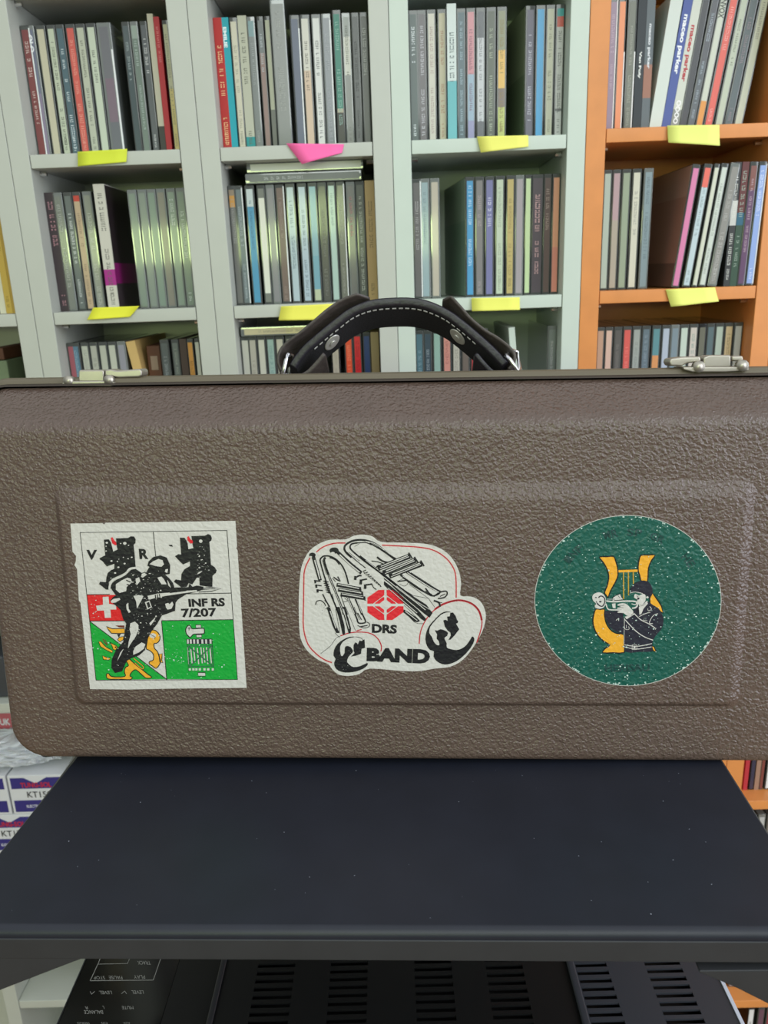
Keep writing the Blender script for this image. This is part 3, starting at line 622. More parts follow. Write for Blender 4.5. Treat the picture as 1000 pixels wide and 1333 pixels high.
rings = [rr(-.2390, .2390, .0010, .2228, .026, .026, slope=SLP*.026), rr(-.2388, .2388, .0006, .2212, .026, .0235, slope=SLP*.02), rr(-.2382, .2382, .0004, .2195, .026, .021, slope=SLP*.018),
 rr(-.2368, .2368, .0003, .2080, .023, .0070), rr(-.2363, .2363, .0005, .2062, .022, .0046), rr(-.2356, .2356, .0010, .2044, .021, .0026), rr(-.2345, .2345, .0022, .2020, .020, .0010), rr(-.2325, .2325, .0042, .1990, .019, .0002), rr(-.2295, .2295, .0075, .1955, .017, 0),
 rr(-.200, .201, .030, .172, .008, 0), rr(-.1935, .1965, .0362, .1690, .006, 0), rr(-.1930, .1960, .0366, .1682, .006, -.00012), rr(-.1926, .1954, .0370, .1674, .0058, -.0004), rr(-.1910, .1922, .0384, .1618, .0055, -.0018), rr(-.1905, .1912, .0388, .1604, .0052, -.0021), rr(-.1898, .1904, .0394, .1592, .005, -.0023), rr(-.1886, .1890, .0402, .1575, .004, -.0024), rr(-.17, .17, .055, .145, .004, -.0024)]
q.loft(rings, m_lea, cap0=False); q.build('front_shell', case, smooth=True, wn=True)
PY = -.0024
q = MB(); q.loft([rr(-.2395, .2395, .0005, .2238, .026, .0240, slope=SLP*.026), rr(-.2402, .2402, 0, .2250, .0265, .0250, slope=SLP*.026), rr(-.2402, .2402, 0, .2252, .0265, .0300, slope=SLP*.026)], m_rimd, cap0=False, cap1=False); q.build('dark_gap', case, smooth=True)  # dark bead painting the shade in the gap between shell and rim
q = MB(); q.loft([rr(-.2398, .2398, .0006, .2246, .026, .0285, slope=SLP*.03), rr(-.2418, .2418, .0003, .2272, .027, .0292, slope=SLP*.03), rr(-.2426, .2426, .0002, .2283, .0275, .0310, slope=SLP*.032), rr(-.2428, .2428, .0002, .2286, .0275, .0340, slope=SLP*.034), rr(-.2424, .2424, .0002, .2281, .0275, .0380, slope=SLP*.038), rr(-.2400, .2400, 0, .2258, .027, .0395, slope=SLP*.04)], m_rim, cap0=False, cap1=False); q.build('rim', case, smooth=True)
q = MB(); q.loft([rr(-.2402, .2402, .0, .2255, .027, .0385, slope=SLP*.04), rr(-.2398, .2398, .0, .2252, .027, .045, slope=SLP*.045), rr(-.2385, .2385, .0, .2235, .027, .120, slope=SLP*.12), rr(-.2360, .2360, .002, .2205, .026, .1330, slope=SLP*.12), rr(-.2300, .2300, .008, .2140, .022, .1390, slope=SLP*.1), rr(-.2200, .2200, .018, .2040, .015, .1400)], m_lea, cap0=False); q.build('rear_shell', case, smooth=True)
m_rub = mat('black_rubber', lin('#0c0c0c'), .6)
for u in (cl(70, 988, .02).x, .205):
    for y in (.018, .112):
        q = MB(); bz = (CZ+TZ+.0002-P0.z-u*ax_x.z-y*ax_y.z)/ax_z.z
        q.tube([(u, y, bz), (u, y, SLP*y+.004)], .0065, m_rub, 14); q.build('rubber_foot', case)

# ---- latches (metal)
m_riv = mat('rivet_metal', lin('#c8c6c0'), .35, .5)
m_nick = mat('worn_nickel', lin('#aea89c'), .38, .75, bump=('noise', 180, .15, .0006), vary=.10)
def cprism(q, pts, y0, y1, m):
    q.prism([(*(lambda p: (p.x, y0, p.z))(cl(x, y, y0)),) for x, y in pts], (0, y1-y0, 0), m)
zfr = lambda x, y: (70+x/7.692, 465+y/7.692)
lt = empty('latch', (0,0,0), None, None); lt.parent = case
lt['label'] = 'left nickel latch'
def lpart(name, pts, y0, y1, par, bev=.0005, fr=None, seg=2, m=None):
    q = MB(); cprism(q, [fr(*p) for p in pts], y0, y1, m or m_nick); return q.build(name, par, bevel=bev, seg=seg)
lpart('base_plate', [(80,262),(110,245),(160,240),(560,235),(612,255),(612,275),(570,292),(100,292)], .0262, .044, lt, .0006, zfr)
lpart('hinge_block', [(246,140),(262,128),(480,128),(500,136),(500,246),(246,246)], .0285, .040, lt, .0009, zfr, 3)
lpart('lever', [(510,128),(560,120),(640,134),(860,116),(882,140),(880,185),(850,200),(650,207),(600,196),(510,188)], .0290, .041, lt, .0010, zfr, 3)
lpart('lever_foot', [(560,262),(612,250),(870,205),(880,216),(740,252),(640,286)], .030, .041, lt, .0004, zfr)
for x, y in ((150, 240), (555, 232)):
    q = MB(); p = cl(*zfr(x, y), .027); q.tube([(p.x, .0255, p.z+.0003), (p.x, .0300, p.z+.0003)], .0028, m_nick, 12); q.build('rivet', lt, smooth=True)
zfr2 = lambda x, y: (860+x/7.143, 450+y/7.143)
rt = empty('latch', (0,0,0), None, None); rt.parent = case; rt['label'] = 'right nickel latch'
lpart('base_plate', [(220,225),(300,245),(600,245),(820,232),(825,208),(790,196),(400,196),(210,200)], .0262, .044, rt, .0006, zfr2)
lpart('hinge_block', [(400,110),(455,88),(655,86),(658,200),(400,200)], .0285, .040, rt, .0009, zfr2, 3)
lpart('lever', [(80,150),(95,120),(200,105),(375,100),(378,150),(250,165),(200,192),(95,188)], .0290, .041, rt, .0010, zfr2, 3)
lpart('catch', [(664,96),(768,94),(772,140),(740,146),(664,142)], .0300, .040, rt, .0009, zfr2, 3)
for x, y in ((355, 195), (760, 185)):
    q = MB(); p = cl(*zfr2(x, y), .027); q.tube([(p.x, .0255, p.z), (p.x, .0300, p.z)], .0032, m_nick, 12); q.build('rivet', rt, smooth=True)

# ---- handle: arched stitched strap, tipped back on two wire rings
m_strap = mat('black_strap_leather', lin('#26232a'), .40, spec=.5, bump=('noise', 260, .5, .0010), vary=.25); m_felt = mat('black_lining', lin('#141216'), .85, bump=('noise', 900, .5, .0008))
m_flap = mat('worn_brown_black_leather', lin('#453e3b'), .48, bump=('noise', 240, .6, .0012), vary=.3)
m_wire = mat('steel_wire', (.72, .72, .74, 1), .25, 1); m_thread = plastic('#a8a6a4', .7)
hd = empty('handle', (0,0,0), None, None); hd.parent = case; hd['label'] = 'arched black leather handle with white stitching'
YH = .050; WV = Vector((0, .0185, -.0120))
def hpath(P, n=6): return catmull([(p.x, YH, p.z) for p in (cl(x, y, YH) for x, y in P)], n)
def ribbon(q, path, t, wv, m_out, m_in, y_off=0, taper=None):
    N = len(path); rings = []
    for i, p in enumerate(path):
        T = (path[min(N-1, i+1)]-path[max(0, i-1)]).normalized(); nrm = Vector((T.z, 0, -T.x)).normalized()   # points inward (down)
        k = taper(i/(N-1)) if taper else 1
        a_ = p + Vector((0, y_off, 0)); inn = a_+nrm*t; w0 = wv*(1-k)*.5; w1 = wv*(1-(1-k)*.5)
        rings.append([a_+w0+nrm*t*.25, a_+w0+nrm*t*.02+wv*.03, a_+w1-wv*.03, a_+w1+nrm*t*.25, inn+w1-nrm*t*.25, inn+w1-wv*.03, inn+w0+wv*.03, inn+w0-nrm*t*.25])
    n = 8; vs = [v for r in rings for v in r]; fo, fi = [], []
    for i in range(N-1):
        for k in range(n):
            (fi if k == 5 else fo).append((i*n+k, i*n+(k+1) % n, (i+1)*n+(k+1) % n, (i+1)*n+k))
    base = len(q.v); mo, mi = q.mi(m_out), q.mi(m_in)
    q.v += [tuple(v) for v in vs]
    for f in fo+[list(range(n))[::-1], [(N-1)*n+k for k in range(n)]]: q.f.append([base+k for k in f]); q.m.append(mo)
    for f in fi: q.f.append([base+k for k in f]); q.m.append(mi)
main = hpath([(376,474),(382,464),(394,449),(412,433),(434,415),(456,399),(484,389),(520,386),(545,387.5),(565,393),(586,403),(604,416),(622,431),(640,447),(654,461),(662,470)])
TH = .0052
q = MB(); ribbon(q, main, TH, WV, m_strap, m_felt); st = q.build('strap', hd, smooth=True, wn=True)
# stitching on the lining, close to the front edge
q = MB(); acc = 0
L_ = [0]
for i in range(1, len(main)): L_.append(L_[-1]+(main[i]-main[i-1]).length)
def along(s):
    for i in range(1, len(L_)):
        if L_[i] >= s:
            t = (s-L_[i-1])/(L_[i]-L_[i-1]); return main[i-1].lerp(main[i], t), (main[i]-main[i-1]).normalized()
    return main[-1], (main[-1]-main[-2]).normalized()
s_ = .020
while s_ < L_[-1]-.022:
    p, T = along(s_); nrm = Vector((T.z, 0, -T.x)); c = p+nrm*(TH+.0002)+WV*.10; wv = WV.normalized()*.00040; d = T*.0012; nr = T.cross(WV).normalized()*.0003
    q.add([c-d-wv, c+d-wv, c+d+wv, c-d+wv, c-d-wv+nrm*.0003, c+d-wv+nrm*.0003, c+d+wv+nrm*.0003, c-d+wv+nrm*.0003], [(0,1,2,3),(4,5,6,7),(0,1,5,4),(1,2,6,5),(2,3,7,6),(3,0,4,7)], m_thread); s_ += .0041
q.build('stitching', st)
for pxr in ((421, 432), (604, 432)):
    best = min(range(len(main)), key=lambda i: (main[i]-Vector((cl(pxr[0], pxr[1]-14, YH).x, YH, cl(pxr[0], pxr[1]-14, YH).z))).length)
    p = main[best]; T = (main[best+1]-main[best-1]).normalized(); nrm = Vector((T.z, 0, -T.x)); fn = T.cross(WV).normalized()
    if fn.dot(nrm) < 0: fn = -fn
    c = p+nrm*TH+WV*.46; e1 = T; e2 = WV.normalized(); q = MB()
    for R_, h0, h1, mm in ((.0056, -.0002, .0007, m_riv), (.0020, .0006, .0016, m_riv)):
        rg = [[c+fn*h+(e1*math.cos(2*math.pi*k/20)+e2*math.sin(2*math.pi*k/20))*R_*s for k in range(20)] for h, s in ((h0, 1), (h1*.7, 1), (h1, .85))]
        q.loft(rg, mm)
    q.build('rivet', hd, smooth=True, wn=True)
# the end straps that loop through the rings and lie back over the grip
lf = hpath([(481,383.5),(466,385),(448,391),(428,404),(408,421),(390,436),(374,448),(366,458),(364,470),(368,482)])
q = MB(); ribbon(q, lf, .0019, WV*1.0, m_flap, m_flap, taper=lambda t: min(1, .55+t*4)); q.build('end_strap', hd, smooth=True, wn=True)
lf = hpath([(368,481),(374,487),(384,488),(398,482),(410,470),(420,458)])
q = MB(); ribbon(q, lf, .0028, WV*.9, m_flap, m_flap); q.build('end_strap', hd, smooth=True, wn=True)
rf = hpath([(577,381.5),(588,384),(600,396),(614,412),(632,427),(650,438),(664,449),(672,460),(671,472),(664,482)])
q = MB(); ribbon(q, rf, .0020, WV*1.0, m_flap, m_flap, taper=lambda t: min(1, .55+t*4)); q.build('end_strap', hd, smooth=True, wn=True)
rf = hpath([(622,458),(632,470),(642,480),(654,485),(664,484),(668,479)])
q = MB(); ribbon(q, rf, .0030, WV*.9, m_strap, m_strap); q.build('end_strap', hd, smooth=True, wn=True)
def P3(x, y, d): return cl(x, y, d)
for nm, pts in (('left', [(375,462,.049),(372,468,.048),(368,492,.048),(370,498,.052),(378,492,.064),(382,470,.068),(380,462,.062)]), ('right', [(659,463,.048),(664,468,.046),(678,489,.047),(680,496,.050),(677,480,.064),(673,458,.068),(666,456,.060)])):
    q = MB(); q.tube([P3(*p) for p in pts], .0013, m_wire, 10, closed=True); q.build('wire_ring', hd, smooth=True)
    x0_ = pts[2][0]; q = MB(); p = cl(x0_+2, 494, .052); q.box(p.x-.006, p.x+.006, .043, .066, .2225, .2262, m_nick); q.build('ring_mount', hd, bevel=.0006)

# ------------------------------------------------------------------ stickers
class Art:
    def __init__(s, seed=1): s.q = MB(); s.rnd = random.Random(seed); s.lv = 0
    def y(s, lv): return PY-.00012-.00005*lv
    def pt(s, p, fr, lv):
        x, y = fr[0]+p[0]/fr[2], fr[1]+p[1]/fr[2]; c = cl(x, y, PY-.0002); return (c.x, s.y(lv), c.z)
    def poly(s, fr, pts, m, lv, outline=None, ow=4):
        s.q.add([s.pt(p, fr, lv) for p in pts], [list(range(len(pts)))], m)
        if outline: s.line(fr, pts+[pts[0]], ow*1.9, outline, lv+.4)
    def line(s, fr, pts, wd, m, lv):
        n = len(pts); A, B = [], []
        for i, p in enumerate(pts):
            a = Vector(pts[max(0, i-1)]); b = Vector(pts[min(n-1, i+1)])
            if pts[0] == pts[-1] and i in (0, n-1): a, b = Vector(pts[-2]), Vector(pts[1])
            d = b-a; d = d.normalized() if d.length else Vector((1, 0)); nn_ = Vector((-d.y, d.x))*wd/2; p = Vector(p)
            A.append(p+nn_); B.append(p-nn_)
        vs = [s.pt(v, fr, lv) for v in A]+[s.pt(v, fr, lv) for v in B]
        s.q.add(vs, [(i, i+1, n+i+1, n+i) for i in range(n-1)], m)
    def ell(s, fr, cx, cy, rx_, ry_, m, lv, n=28): s.poly(fr, [(cx+rx_*math.cos(2*math.pi*k/n), cy+ry_*math.sin(2*math.pi*k/n)) for k in range(n)], m, lv)
    def text(s, fr, t, quad, m, lv, bold=.02):    # quad: TL, TR, BR, BL
        vs, fs, a = glyphs(t, bold); TL, TR, BR, BL = [Vector(v) for v in quad]
        s.q.add([s.pt((TL.lerp(TR, v[0])).lerp(BL.lerp(BR, v[0]), 1-v[1]), fr, lv) for v in vs], fs, m)
    def specks(s, fr, test, n, box, m, lv, r=(2, 6)):
        for k in range(n):
            x, y = s.rnd.uniform(box[0], box[2]), s.rnd.uniform(box[1], box[3])
            if not test(x, y): continue
            R_ = s.rnd.uniform(*r)*s.rnd.uniform(.4, 1); a0 = s.rnd.uniform(0, 6); e = s.rnd.uniform(.4, 1)
            s.poly(fr, [(x+R_*math.cos(a0+t), y+R_*e*math.sin(a0+t)*s.rnd.uniform(.7, 1.2)) for t in (0, 1.1, 2.2, 3.3, 4.4, 5.4)], m, lv)
def sm(pts, n=4, closed=True):
    P = [Vector(p) for p in pts]; out = []; N = len(P)
    for i in range(N if closed else N-1):
        g = (lambda j: P[j % N]) if closed else (lambda j: P[max(0, min(N-1, j))])
        a, b, c, d = g(i-1), g(i), g(i+1), g(i+2)
        for k in range(n):
            t = k/n; v = .5*((2*b)+(c-a)*t+(2*a-5*b+4*c-d)*t*t+(3*b-a-3*c+d)*t**3); out.append((v.x, v.y))
    if not closed: out.append((P[-1].x, P[-1].y))
    return out
def stmat(n, h, rough=.42, b=.35): return mat('vinyl_'+n, lin(h), rough, spec=.4, bump=('leather', 400, b, .0007))
W_ = stmat('white', '#c4c1bb'); BK = stmat('black', '#15151a'); RD = stmat('red', '#cc1f22'); GN = stmat('green', '#0c9a35'); GD = stmat('gold', '#e0a12c'); NV = stmat('navy', '#22222f')
DG_ = stmat('dark_green', '#175448', .34, .8); RL = stmat('crimson', '#d0232f'); DR = stmat('line_red', '#b02a34'); PK = stmat('halo', '#cfbdb4'); FT = stmat('faded_print', '#163e3a', .4, .8); PW = stmat('pale', '#b9cfc6')
FA = (70, 660, 3.7037); Z1 = (90, 675, 8.333); Z2 = (200, 675, 8.333); Z3 = (90, 780, 8.333); Z4 = (200, 780, 7.692)
FB = (370, 680, 3.5714); Z5 = (385, 690, 7.692); Z6 = (500, 690, 7.407); Z7 = (385, 790, 7.692); Z8 = (500, 780, 7.407); FC = (680, 650, 3.5714); Z9 = (760, 715, 8.333)
# -- square sticker
A = Art(11)
A.poly(FA, [(80,80),(235,78),(242,84),(250,76),(480,73),(876,67),(884,190),(880,200),(886,208),(930,872),(560,876),(362,880),(175,878),(150,660),(128,460),(121,452),(112,300),(99,280),(106,262),(107,236),(90,215)], W_, 0)
A.poly(FA, [(160,424),(330,424),(350,549),(174,549)], RD, 1)
A.poly(FA, [(175,553),(204,834),(545,830)], GN, 1); A.poly(FA, [(520,548),(865,543),(886,832),(545,830)], GN, 1)
A.line(FA, [(127,123),(835,113),(886,832),(204,835),(127,123)], 4, BK, 2)
for p in ([(480,120),(492,240)], [(160,423),(270,421)], [(640,419),(856,415)], [(174,550),(345,549)], [(520,548),(866,543)], [(520,548),(545,832)], [(176,553),(545,831)]): A.line(FA, p, 3.5, BK, 2)
A.poly(Z3, [(365,-25),(428,-28),(434,50),(508,62),(512,112),(448,112),(455,200),(388,202),(378,122),(305,124),(292,72),(368,60)], W_, 2)
A.text(Z1, 'V', [(187,340),(303,340),(300,447),(187,447)], BK, 2, .045); A.text(Z1, 'R', [(755,328),(862,328),(862,440),(765,440)], BK, 2, .045)
A.text(FA, 'INF RS', [(648,443),(824,437),(826,479),(652,482)], BK, 2, .045); A.text(FA, '7/207', [(613,490),(783,486),(787,528),(618,533)], BK, 2, .035)
bear1 = [(378,228),(430,225),(455,262),(470,300),(480,350),(525,335),(515,280),(508,215),(600,212),(640,210),(670,192),(705,195),(722,225),(720,265),(700,285),(712,400),(722,525),(660,540),(600,590),(540,620),(470,650),(430,690),(438,772),(400,770),(365,740),(325,710),(335,685),(400,690),(405,640),(420,590),(455,560),(490,545),(492,490),(410,520),(385,490),(360,460),(335,445),(330,430),(380,405),(392,400)]
bear2 = [(285,208),(335,208),(355,235),(370,270),(378,330),(432,320),(420,260),(410,190),(560,185),(590,168),(620,178),(632,210),(625,240),(605,252),(615,380),(622,500),(660,525),(685,560),(675,590),(640,620),(638,738),(600,740),(560,735),(500,725),(497,640),(470,640),(420,715),(380,700),(360,740),(300,745),(260,715),(220,685),(240,660),(298,670),(303,600),(335,550),(395,515),(395,465),(320,498),(275,455),(232,408),(270,385),(300,390)]
A.poly(Z1, bear1, BK, 3); A.poly(Z2, bear2, BK, 3)
A.poly(Z1, [(452,212),(470,200),(490,235),(510,255),(516,285),(500,292),(470,270)], RL, 4); A.poly(Z1, [(458,268),(512,292),(527,335),(480,357)], W_, 4)
A.poly(Z2, [(365,200),(382,190),(400,225),(426,240),(426,268),(400,272),(368,235)], RL, 4); A.poly(Z2, [(370,262),(418,270),(432,320),(378,332)], W_, 4)
A.ell(Z1, 605, 268, 18, 16, W_, 4); A.ell(Z2, 512, 245, 19, 18, W_, 4)
for x, y, r in ((410,262,14),(402,300,7),(402,352,9),(460,460,12),(603,488,12),(525,465,8),(540,440,6),(645,290,8),(560,270,8),(535,528,12),(590,420,7),(680,420,10),(640,435,8),(500,590,12),(455,645,7)): A.ell(Z1, x, y, r, r*.75, W_, 4, 9)
A.specks(Z2, lambda x, y: True, 26, (470,300,600,560), W_, 4, (4, 11)); A.poly(Z2, [(470,605),(490,580),(530,570),(500,595)], W_, 4); A.specks(Z2, lambda x, y: True, 8, (330,560,600,700), W_, 4, (3, 7))
# gold beasts
g1 = [(405,298),(470,320),(600,318),(605,368),(530,372),(460,370),(430,335)]
A.poly(Z3, g1, GD, 2, BK, 5); A.poly(Z3, [(525,440),(545,412),(590,405),(588,440),(550,462)], GD, 2, BK, 4); A.poly(Z3, [(500,285),(600,285),(600,310),(540,305)], stmat('brown', '#6a2c20'), 2)
A.poly(Z3, [(520,380),(560,376),(540,420)], BK, 2)
A.poly(Z3, sm([(895,335),(950,348),(985,400),(978,450),(950,478),(922,482),(925,530),(960,570),(975,620),(990,660),(985,700),(945,750),(905,725),(870,700),(875,675),(912,660),(915,600),(880,560),(840,540),(840,500),(850,440),(860,390)], 3), GD, 2, BK, 5)
A.ell(Z3, 908, 395, 36, 26, W_, 3); A.line(Z3, [(880,380),(935,410),(930,430)], 5, BK, 4)
A.poly(Z3, [(975,600),(1010,590),(1005,660),(1020,690),(985,680)], GD, 2, BK, 5)
A.poly(Z3, [(320,462),(345,458),(372,490),(400,518),(440,540),(475,560),(465,582),(430,565),(395,548),(340,512)], GD, 2, BK, 4)
A.poly(Z3, [(440,462),(465,480),(500,498),(526,518),(505,552),(478,545),(468,512)], GD, 2, BK, 4); A.ell(Z3, 505, 520, 9, 8, BK, 3)
A.line(Z3, [(370,430),(385,470),(420,500)], 10, stmat('brown', '#6a2c20'), 3); A.line(Z3, [(390,440),(410,480)], 8, stmat('brown', '#6a2c20'), 3)
A.poly(Z3, [(362,612),(400,628),(452,640),(430,660),(372,655)], GD, 2, BK, 4)
A.poly(Z3, sm([(615,658),(650,648),(700,690),(760,740),(800,770),(850,810),(898,848),(840,856),(790,820),(725,765),(680,790),(660,832),(684,848),(660,872),(540,868),(422,864),(405,815),(432,808),(465,840),(605,838),(600,790),(612,740),(645,718)], 3), GD, 2, BK, 5)
A.line(Z3, sm([(700,640),(760,690),(810,735),(800,758),(770,742),(715,690)], 3, False), 14, BK, 3); A.line(Z3, sm([(700,640),(760,690),(808,735),(798,756),(770,740),(715,690)], 3, False), 7, GD, 4)
# charging figure
fig = [(374,302),(398,300),(425,318),(450,308),(462,288),(452,283),(458,262),(480,241),(515,233),(545,243),(562,280),(560,322),(538,326),(556,342),(575,365),(582,388),(650,386),(655,370),(668,385),(690,378),(722,384),(722,398),(690,408),(640,420),(600,445),(588,460),(585,500),(545,515),(522,522),(500,562),(470,602),(450,642),(440,690),(412,715),(375,728),(352,742),(330,792),(296,800),(278,775),(280,735),(300,690),(335,650),(343,600),(350,562),(335,540),(322,495),(300,475),(272,452),(285,435),(300,425),(280,398),(276,378),(300,355),(335,338),(358,318)]
A.poly(FA, fig, BK, 5)
A.line(Z1, sm([(440,770),(445,720),(480,665),(560,630),(620,590),(660,545),(722,535)], 4, False), 22, W_, 6)
A.line(Z1, sm([(458,760),(465,720),(500,680),(570,645),(640,605),(680,562),(730,553)], 4, False), 14, BK, 6.4)
for P_ in ([(462,275),(478,262),(505,250),(525,256),(532,276),(520,288),(490,284)], [(300,372),(330,352),(356,340),(372,345),(378,362),(352,385),(350,405),(318,414),(300,398)], [(395,345),(412,338),(418,356),(400,378)], [(425,322),(438,316),(450,326),(430,340),(422,336)],
           [(452,428),(470,424),(500,417),(560,412),(620,404),(690,400),(692,407),(640,413),(540,428),(482,440),(462,446)], [(385,428),(410,424),(432,428),(428,440),(412,470),(402,490),(398,455)], [(370,560),(392,552),(408,566),(410,590),(395,625),(372,658),(358,682),(362,650),(372,612),(366,590)],
           [(384,694),(396,672),(424,652),(442,660),(436,682),(412,700),(384,712)], [(538,466),(552,462),(560,468),(572,455),(578,470),(568,490),(550,494),(542,484)], [(440,458),(462,450),(474,482),(452,494)], [(462,560),(476,545),(492,530),(484,550),(466,572)], [(275,452),(290,442),(318,438),(322,446),(298,460),(280,462)], [(540,300),(552,298),(548,318),(536,312)], [(500,340),(520,335),(530,345),(545,372),(520,372)], [(350,470),(360,460),(362,490),(372,506),(362,510),(352,492)], [(548,350),(560,372),(566,390),(552,376)], [(322,700),(338,682),(318,722),(306,742)]):
    A.poly(FA, P_, W_, 6)
A.poly(FA, [(448,462),(460,456),(468,480),(456,486)], BK, 7); A.poly(FA, [(300,380),(330,372),(318,392)], W_, 7)
for p in ([(350,352),(372,362)], [(352,372),(378,380)], [(490,422),(492,438)], [(500,420),(502,436)], [(510,418),(512,432)], [(560,412),(640,402)]): A.line(FA, p, 5, BK, 7)
A.specks(FA, lambda x, y: True, 120, (370,300,520,640), W_, 6, (1.5, 5.5)); A.specks(FA, lambda x, y: abs(x-(620-y*.42)) < 60, 40, (300,520,520,780), W_, 6, (1.5, 4.5))
A.line(FA, [(690,396),(760,386),(808,393),(760,406),(700,410)], 3.5, BK, 6); A.line(FA, [(720,398),(760,394),(780,395)], 2.5, BK, 6); A.line(FA, [(652,386),(655,370),(668,385)], 4, BK, 6)
# axe and rods
A.poly(Z4, sm([(322,305),(332,280),(350,262),(370,270),(385,295),(440,294),(495,290),(508,305),(508,335),(495,346),(405,350),(385,365),(365,382),(345,365),(328,345)], 3), W_, 2, BK, 5)
A.line(Z4, [(340,292),(372,292)], 6, BK, 3); A.line(Z4, [(355,276),(355,312)], 6, BK, 3)
for x0_, y0_, x1_, y1_ in ((423,256,474,288),(428,354,480,382),(445,735,517,770)): A.poly(Z4, [(x0_,y0_),(x1_,y0_),(x1_+2,y1_),(x0_+2,y1_)], W_, 2, BK, 4)
A.poly(Z4, [(326,398),(582,396),(588,450),(332,450)], NV, 1.6); A.poly(Z4, [(332,452),(590,455),(606,720),(348,722)], GN, 1.7); A.line(Z4, [(332,398),(350,722),(606,720),(586,398),(332,398)], 4, BK, 2)
for x in (332,362,396,432,478,516,560): A.poly(Z4, [(x,403),(x+19,403),(x+21,445),(x+2,445)], W_, 2)
for k, x in enumerate((340,372,402,438,474,500,530,565)): A.line(Z4, [(x+4,482+6*(k % 2)),(x+18,650-8*(k % 3))], 13, BK, 1.9); A.line(Z4, [(x,482+6*(k % 2)),(x+14,650-8*(k % 3))], 11, W_, 2)
for p in ([(345,468),(585,466),(600,672),(358,676),(345,468)], [(345,470),(600,672)], [(585,466),(358,676)]): A.line(Z4, p, 13, NV, 2.5); A.line(Z4, p, 8, stmat('grey_green', '#2f7a4c'), 3)
for x in (352,388,418,452,498,536,582): A.poly(Z4, [(x,692),(x+22,690),(x+23,713),(x+1,714)], W_, 3)
inG = lambda x, y: True
A.specks(Z4, inG, 70, (110,220,800,790), PW, 3.5, (2, 9)); A.specks(Z4, inG, 22, (110,520,300,640), PW, 3.5, (3, 12)); A.specks(Z3, lambda x, y: y > 300+(x-240)*.75, 26, (240,280,480,860), PW, 3.5, (3, 12)); A.specks(Z3, inG, 14, (215,0,330,220), PW, 3.5, (3, 9))
A.specks(FA, inG, 26, (100,90,900,860), stmat('grime', '#8f918a'), 7.5, (1, 3)); A.poly(Z2, [(165,285),(200,285),(210,305),(175,300)], BK, 3)
s1 = A.q.build('sticker', case, fix=False); s1['label'] = 'square sticker with black bears, red cross flag and INF RS 7/207'
# -- band sticker
A = Art(5)
out = sm([(75,240),(88,185),(118,132),(165,98),(215,81),(285,79),(325,62),(370,57),(412,66),(450,91),(545,94),(640,98),(700,110),(752,138),(790,180),(815,235),(823,290),(820,340),(868,345),(910,365),(933,405),(937,450),(920,510),(880,580),(830,640),(770,672),(700,680),(640,690),(560,692),(400,680),(350,705),(300,714),(255,708),(225,685),(205,660),(160,640),(110,600),(80,550),(70,490),(68,350)], 3)
A.poly(FB, out, W_, 0)
for p in ([(150,138),(180,115),(230,98),(285,96)], [(455,106),(540,110),(620,115),(690,128),(745,160),(780,200),(798,250),(800,350)], [(120,165),(100,205),(92,240)], [(92,240),(90,380),(90,490),(110,565),(150,612),(190,640),(222,652)]):
    A.line(FB, sm(p, 4, False), 11, PK, .5); A.line(FB, sm(p, 4, False), 5.5, DR, 1)
A.line(FB, sm([(628,565),(634,510),(655,460),(690,415),(740,380),(810,362),(870,375),(905,410),(920,460),(912,510),(895,560)], 4, False), 5, DR, 1)
A.line(FB, sm([(700,405),(745,378),(810,362),(868,376),(905,410),(919,455)], 4, False), 9, DR, 1)
A.line(FB, sm([(262,528),(300,515),(350,510),(400,516),(435,540),(452,575),(450,600)], 4, False), 5, DR, 1)
A.line(FB, sm([(170,610),(215,575),(240,540),(262,528)], 4, False), 2, BK, 1)
cx_, cy_ = 471, 384
for sx in (-1, 1):
    for sy in (-1, 1):
        f = lambda P_: [(cx_+sx*x, cy_+sy*y) for x, y in P_]
        A.poly(FB, f([(5,70),(32,70),(84,34),(84,6),(58,6),(6,45)]), RL, 2); A.line(FB, f([(5,70),(32,70),(84,34),(84,6)]), 3, PK, 1.5)
        A.poly(FB, f([(6,36),(13,36),(48,9),(48,6),(28,6),(6,23)]), RL, 2)
A.text(FB, 'DRS', [(408,471),(526,477),(524,518),(408,514)], BK, 2, .05); A.text(FB, 'BAND', [(385,582),(680,590),(676,658),(383,645)], BK, 3, .065)
# moons with faces
A.poly(Z8, sm([(652,126),(600,118),(545,140),(490,195),(440,250),(408,320),(400,390),(415,450),(445,490),(482,502),(478,550),(505,595),(560,625),(620,628),(700,598),(780,535),(840,462),(870,402),(868,372),(850,360),(832,390),(795,442),(750,475),(700,490),(640,480),(606,465),(605,425),(590,395),(584,372),(610,352),(615,320),(582,300),(545,290),(515,303),(490,300),(512,340),(508,380),(528,405),(534,442),(508,440),(480,408),(460,360),(437,325),(445,268),(495,205),(550,150),(605,128)], 2), BK, 2)
A.poly(Z8, [(640,132),(665,128),(690,160),(705,200),(716,212),(710,230),(695,236),(726,290),(680,350),(642,390),(622,392),(645,350),(640,322),(612,300),(588,265),(572,205),(590,198),(615,208),(608,168),(635,165)], BK, 2)
A.poly(Z7, sm([(600,300),(540,300),(480,325),(420,370),(385,430),(380,490),(400,522),(385,560),(395,605),(430,640),(500,658),(580,652),(650,632),(702,602),(722,575),(714,562),(650,592),(580,602),(540,580),(515,545),(530,500),(562,465),(574,440),(550,402),(510,392),(492,412),(490,460),(465,495),(450,470),(445,400),(478,345),(540,312)], 2), BK, 2)
A.poly(Z7, [(595,355),(615,362),(622,378),(640,335),(655,342),(690,325),(694,410),(660,420),(655,470),(600,490),(553,498),(590,462),(580,440),(580,385)], BK, 2)
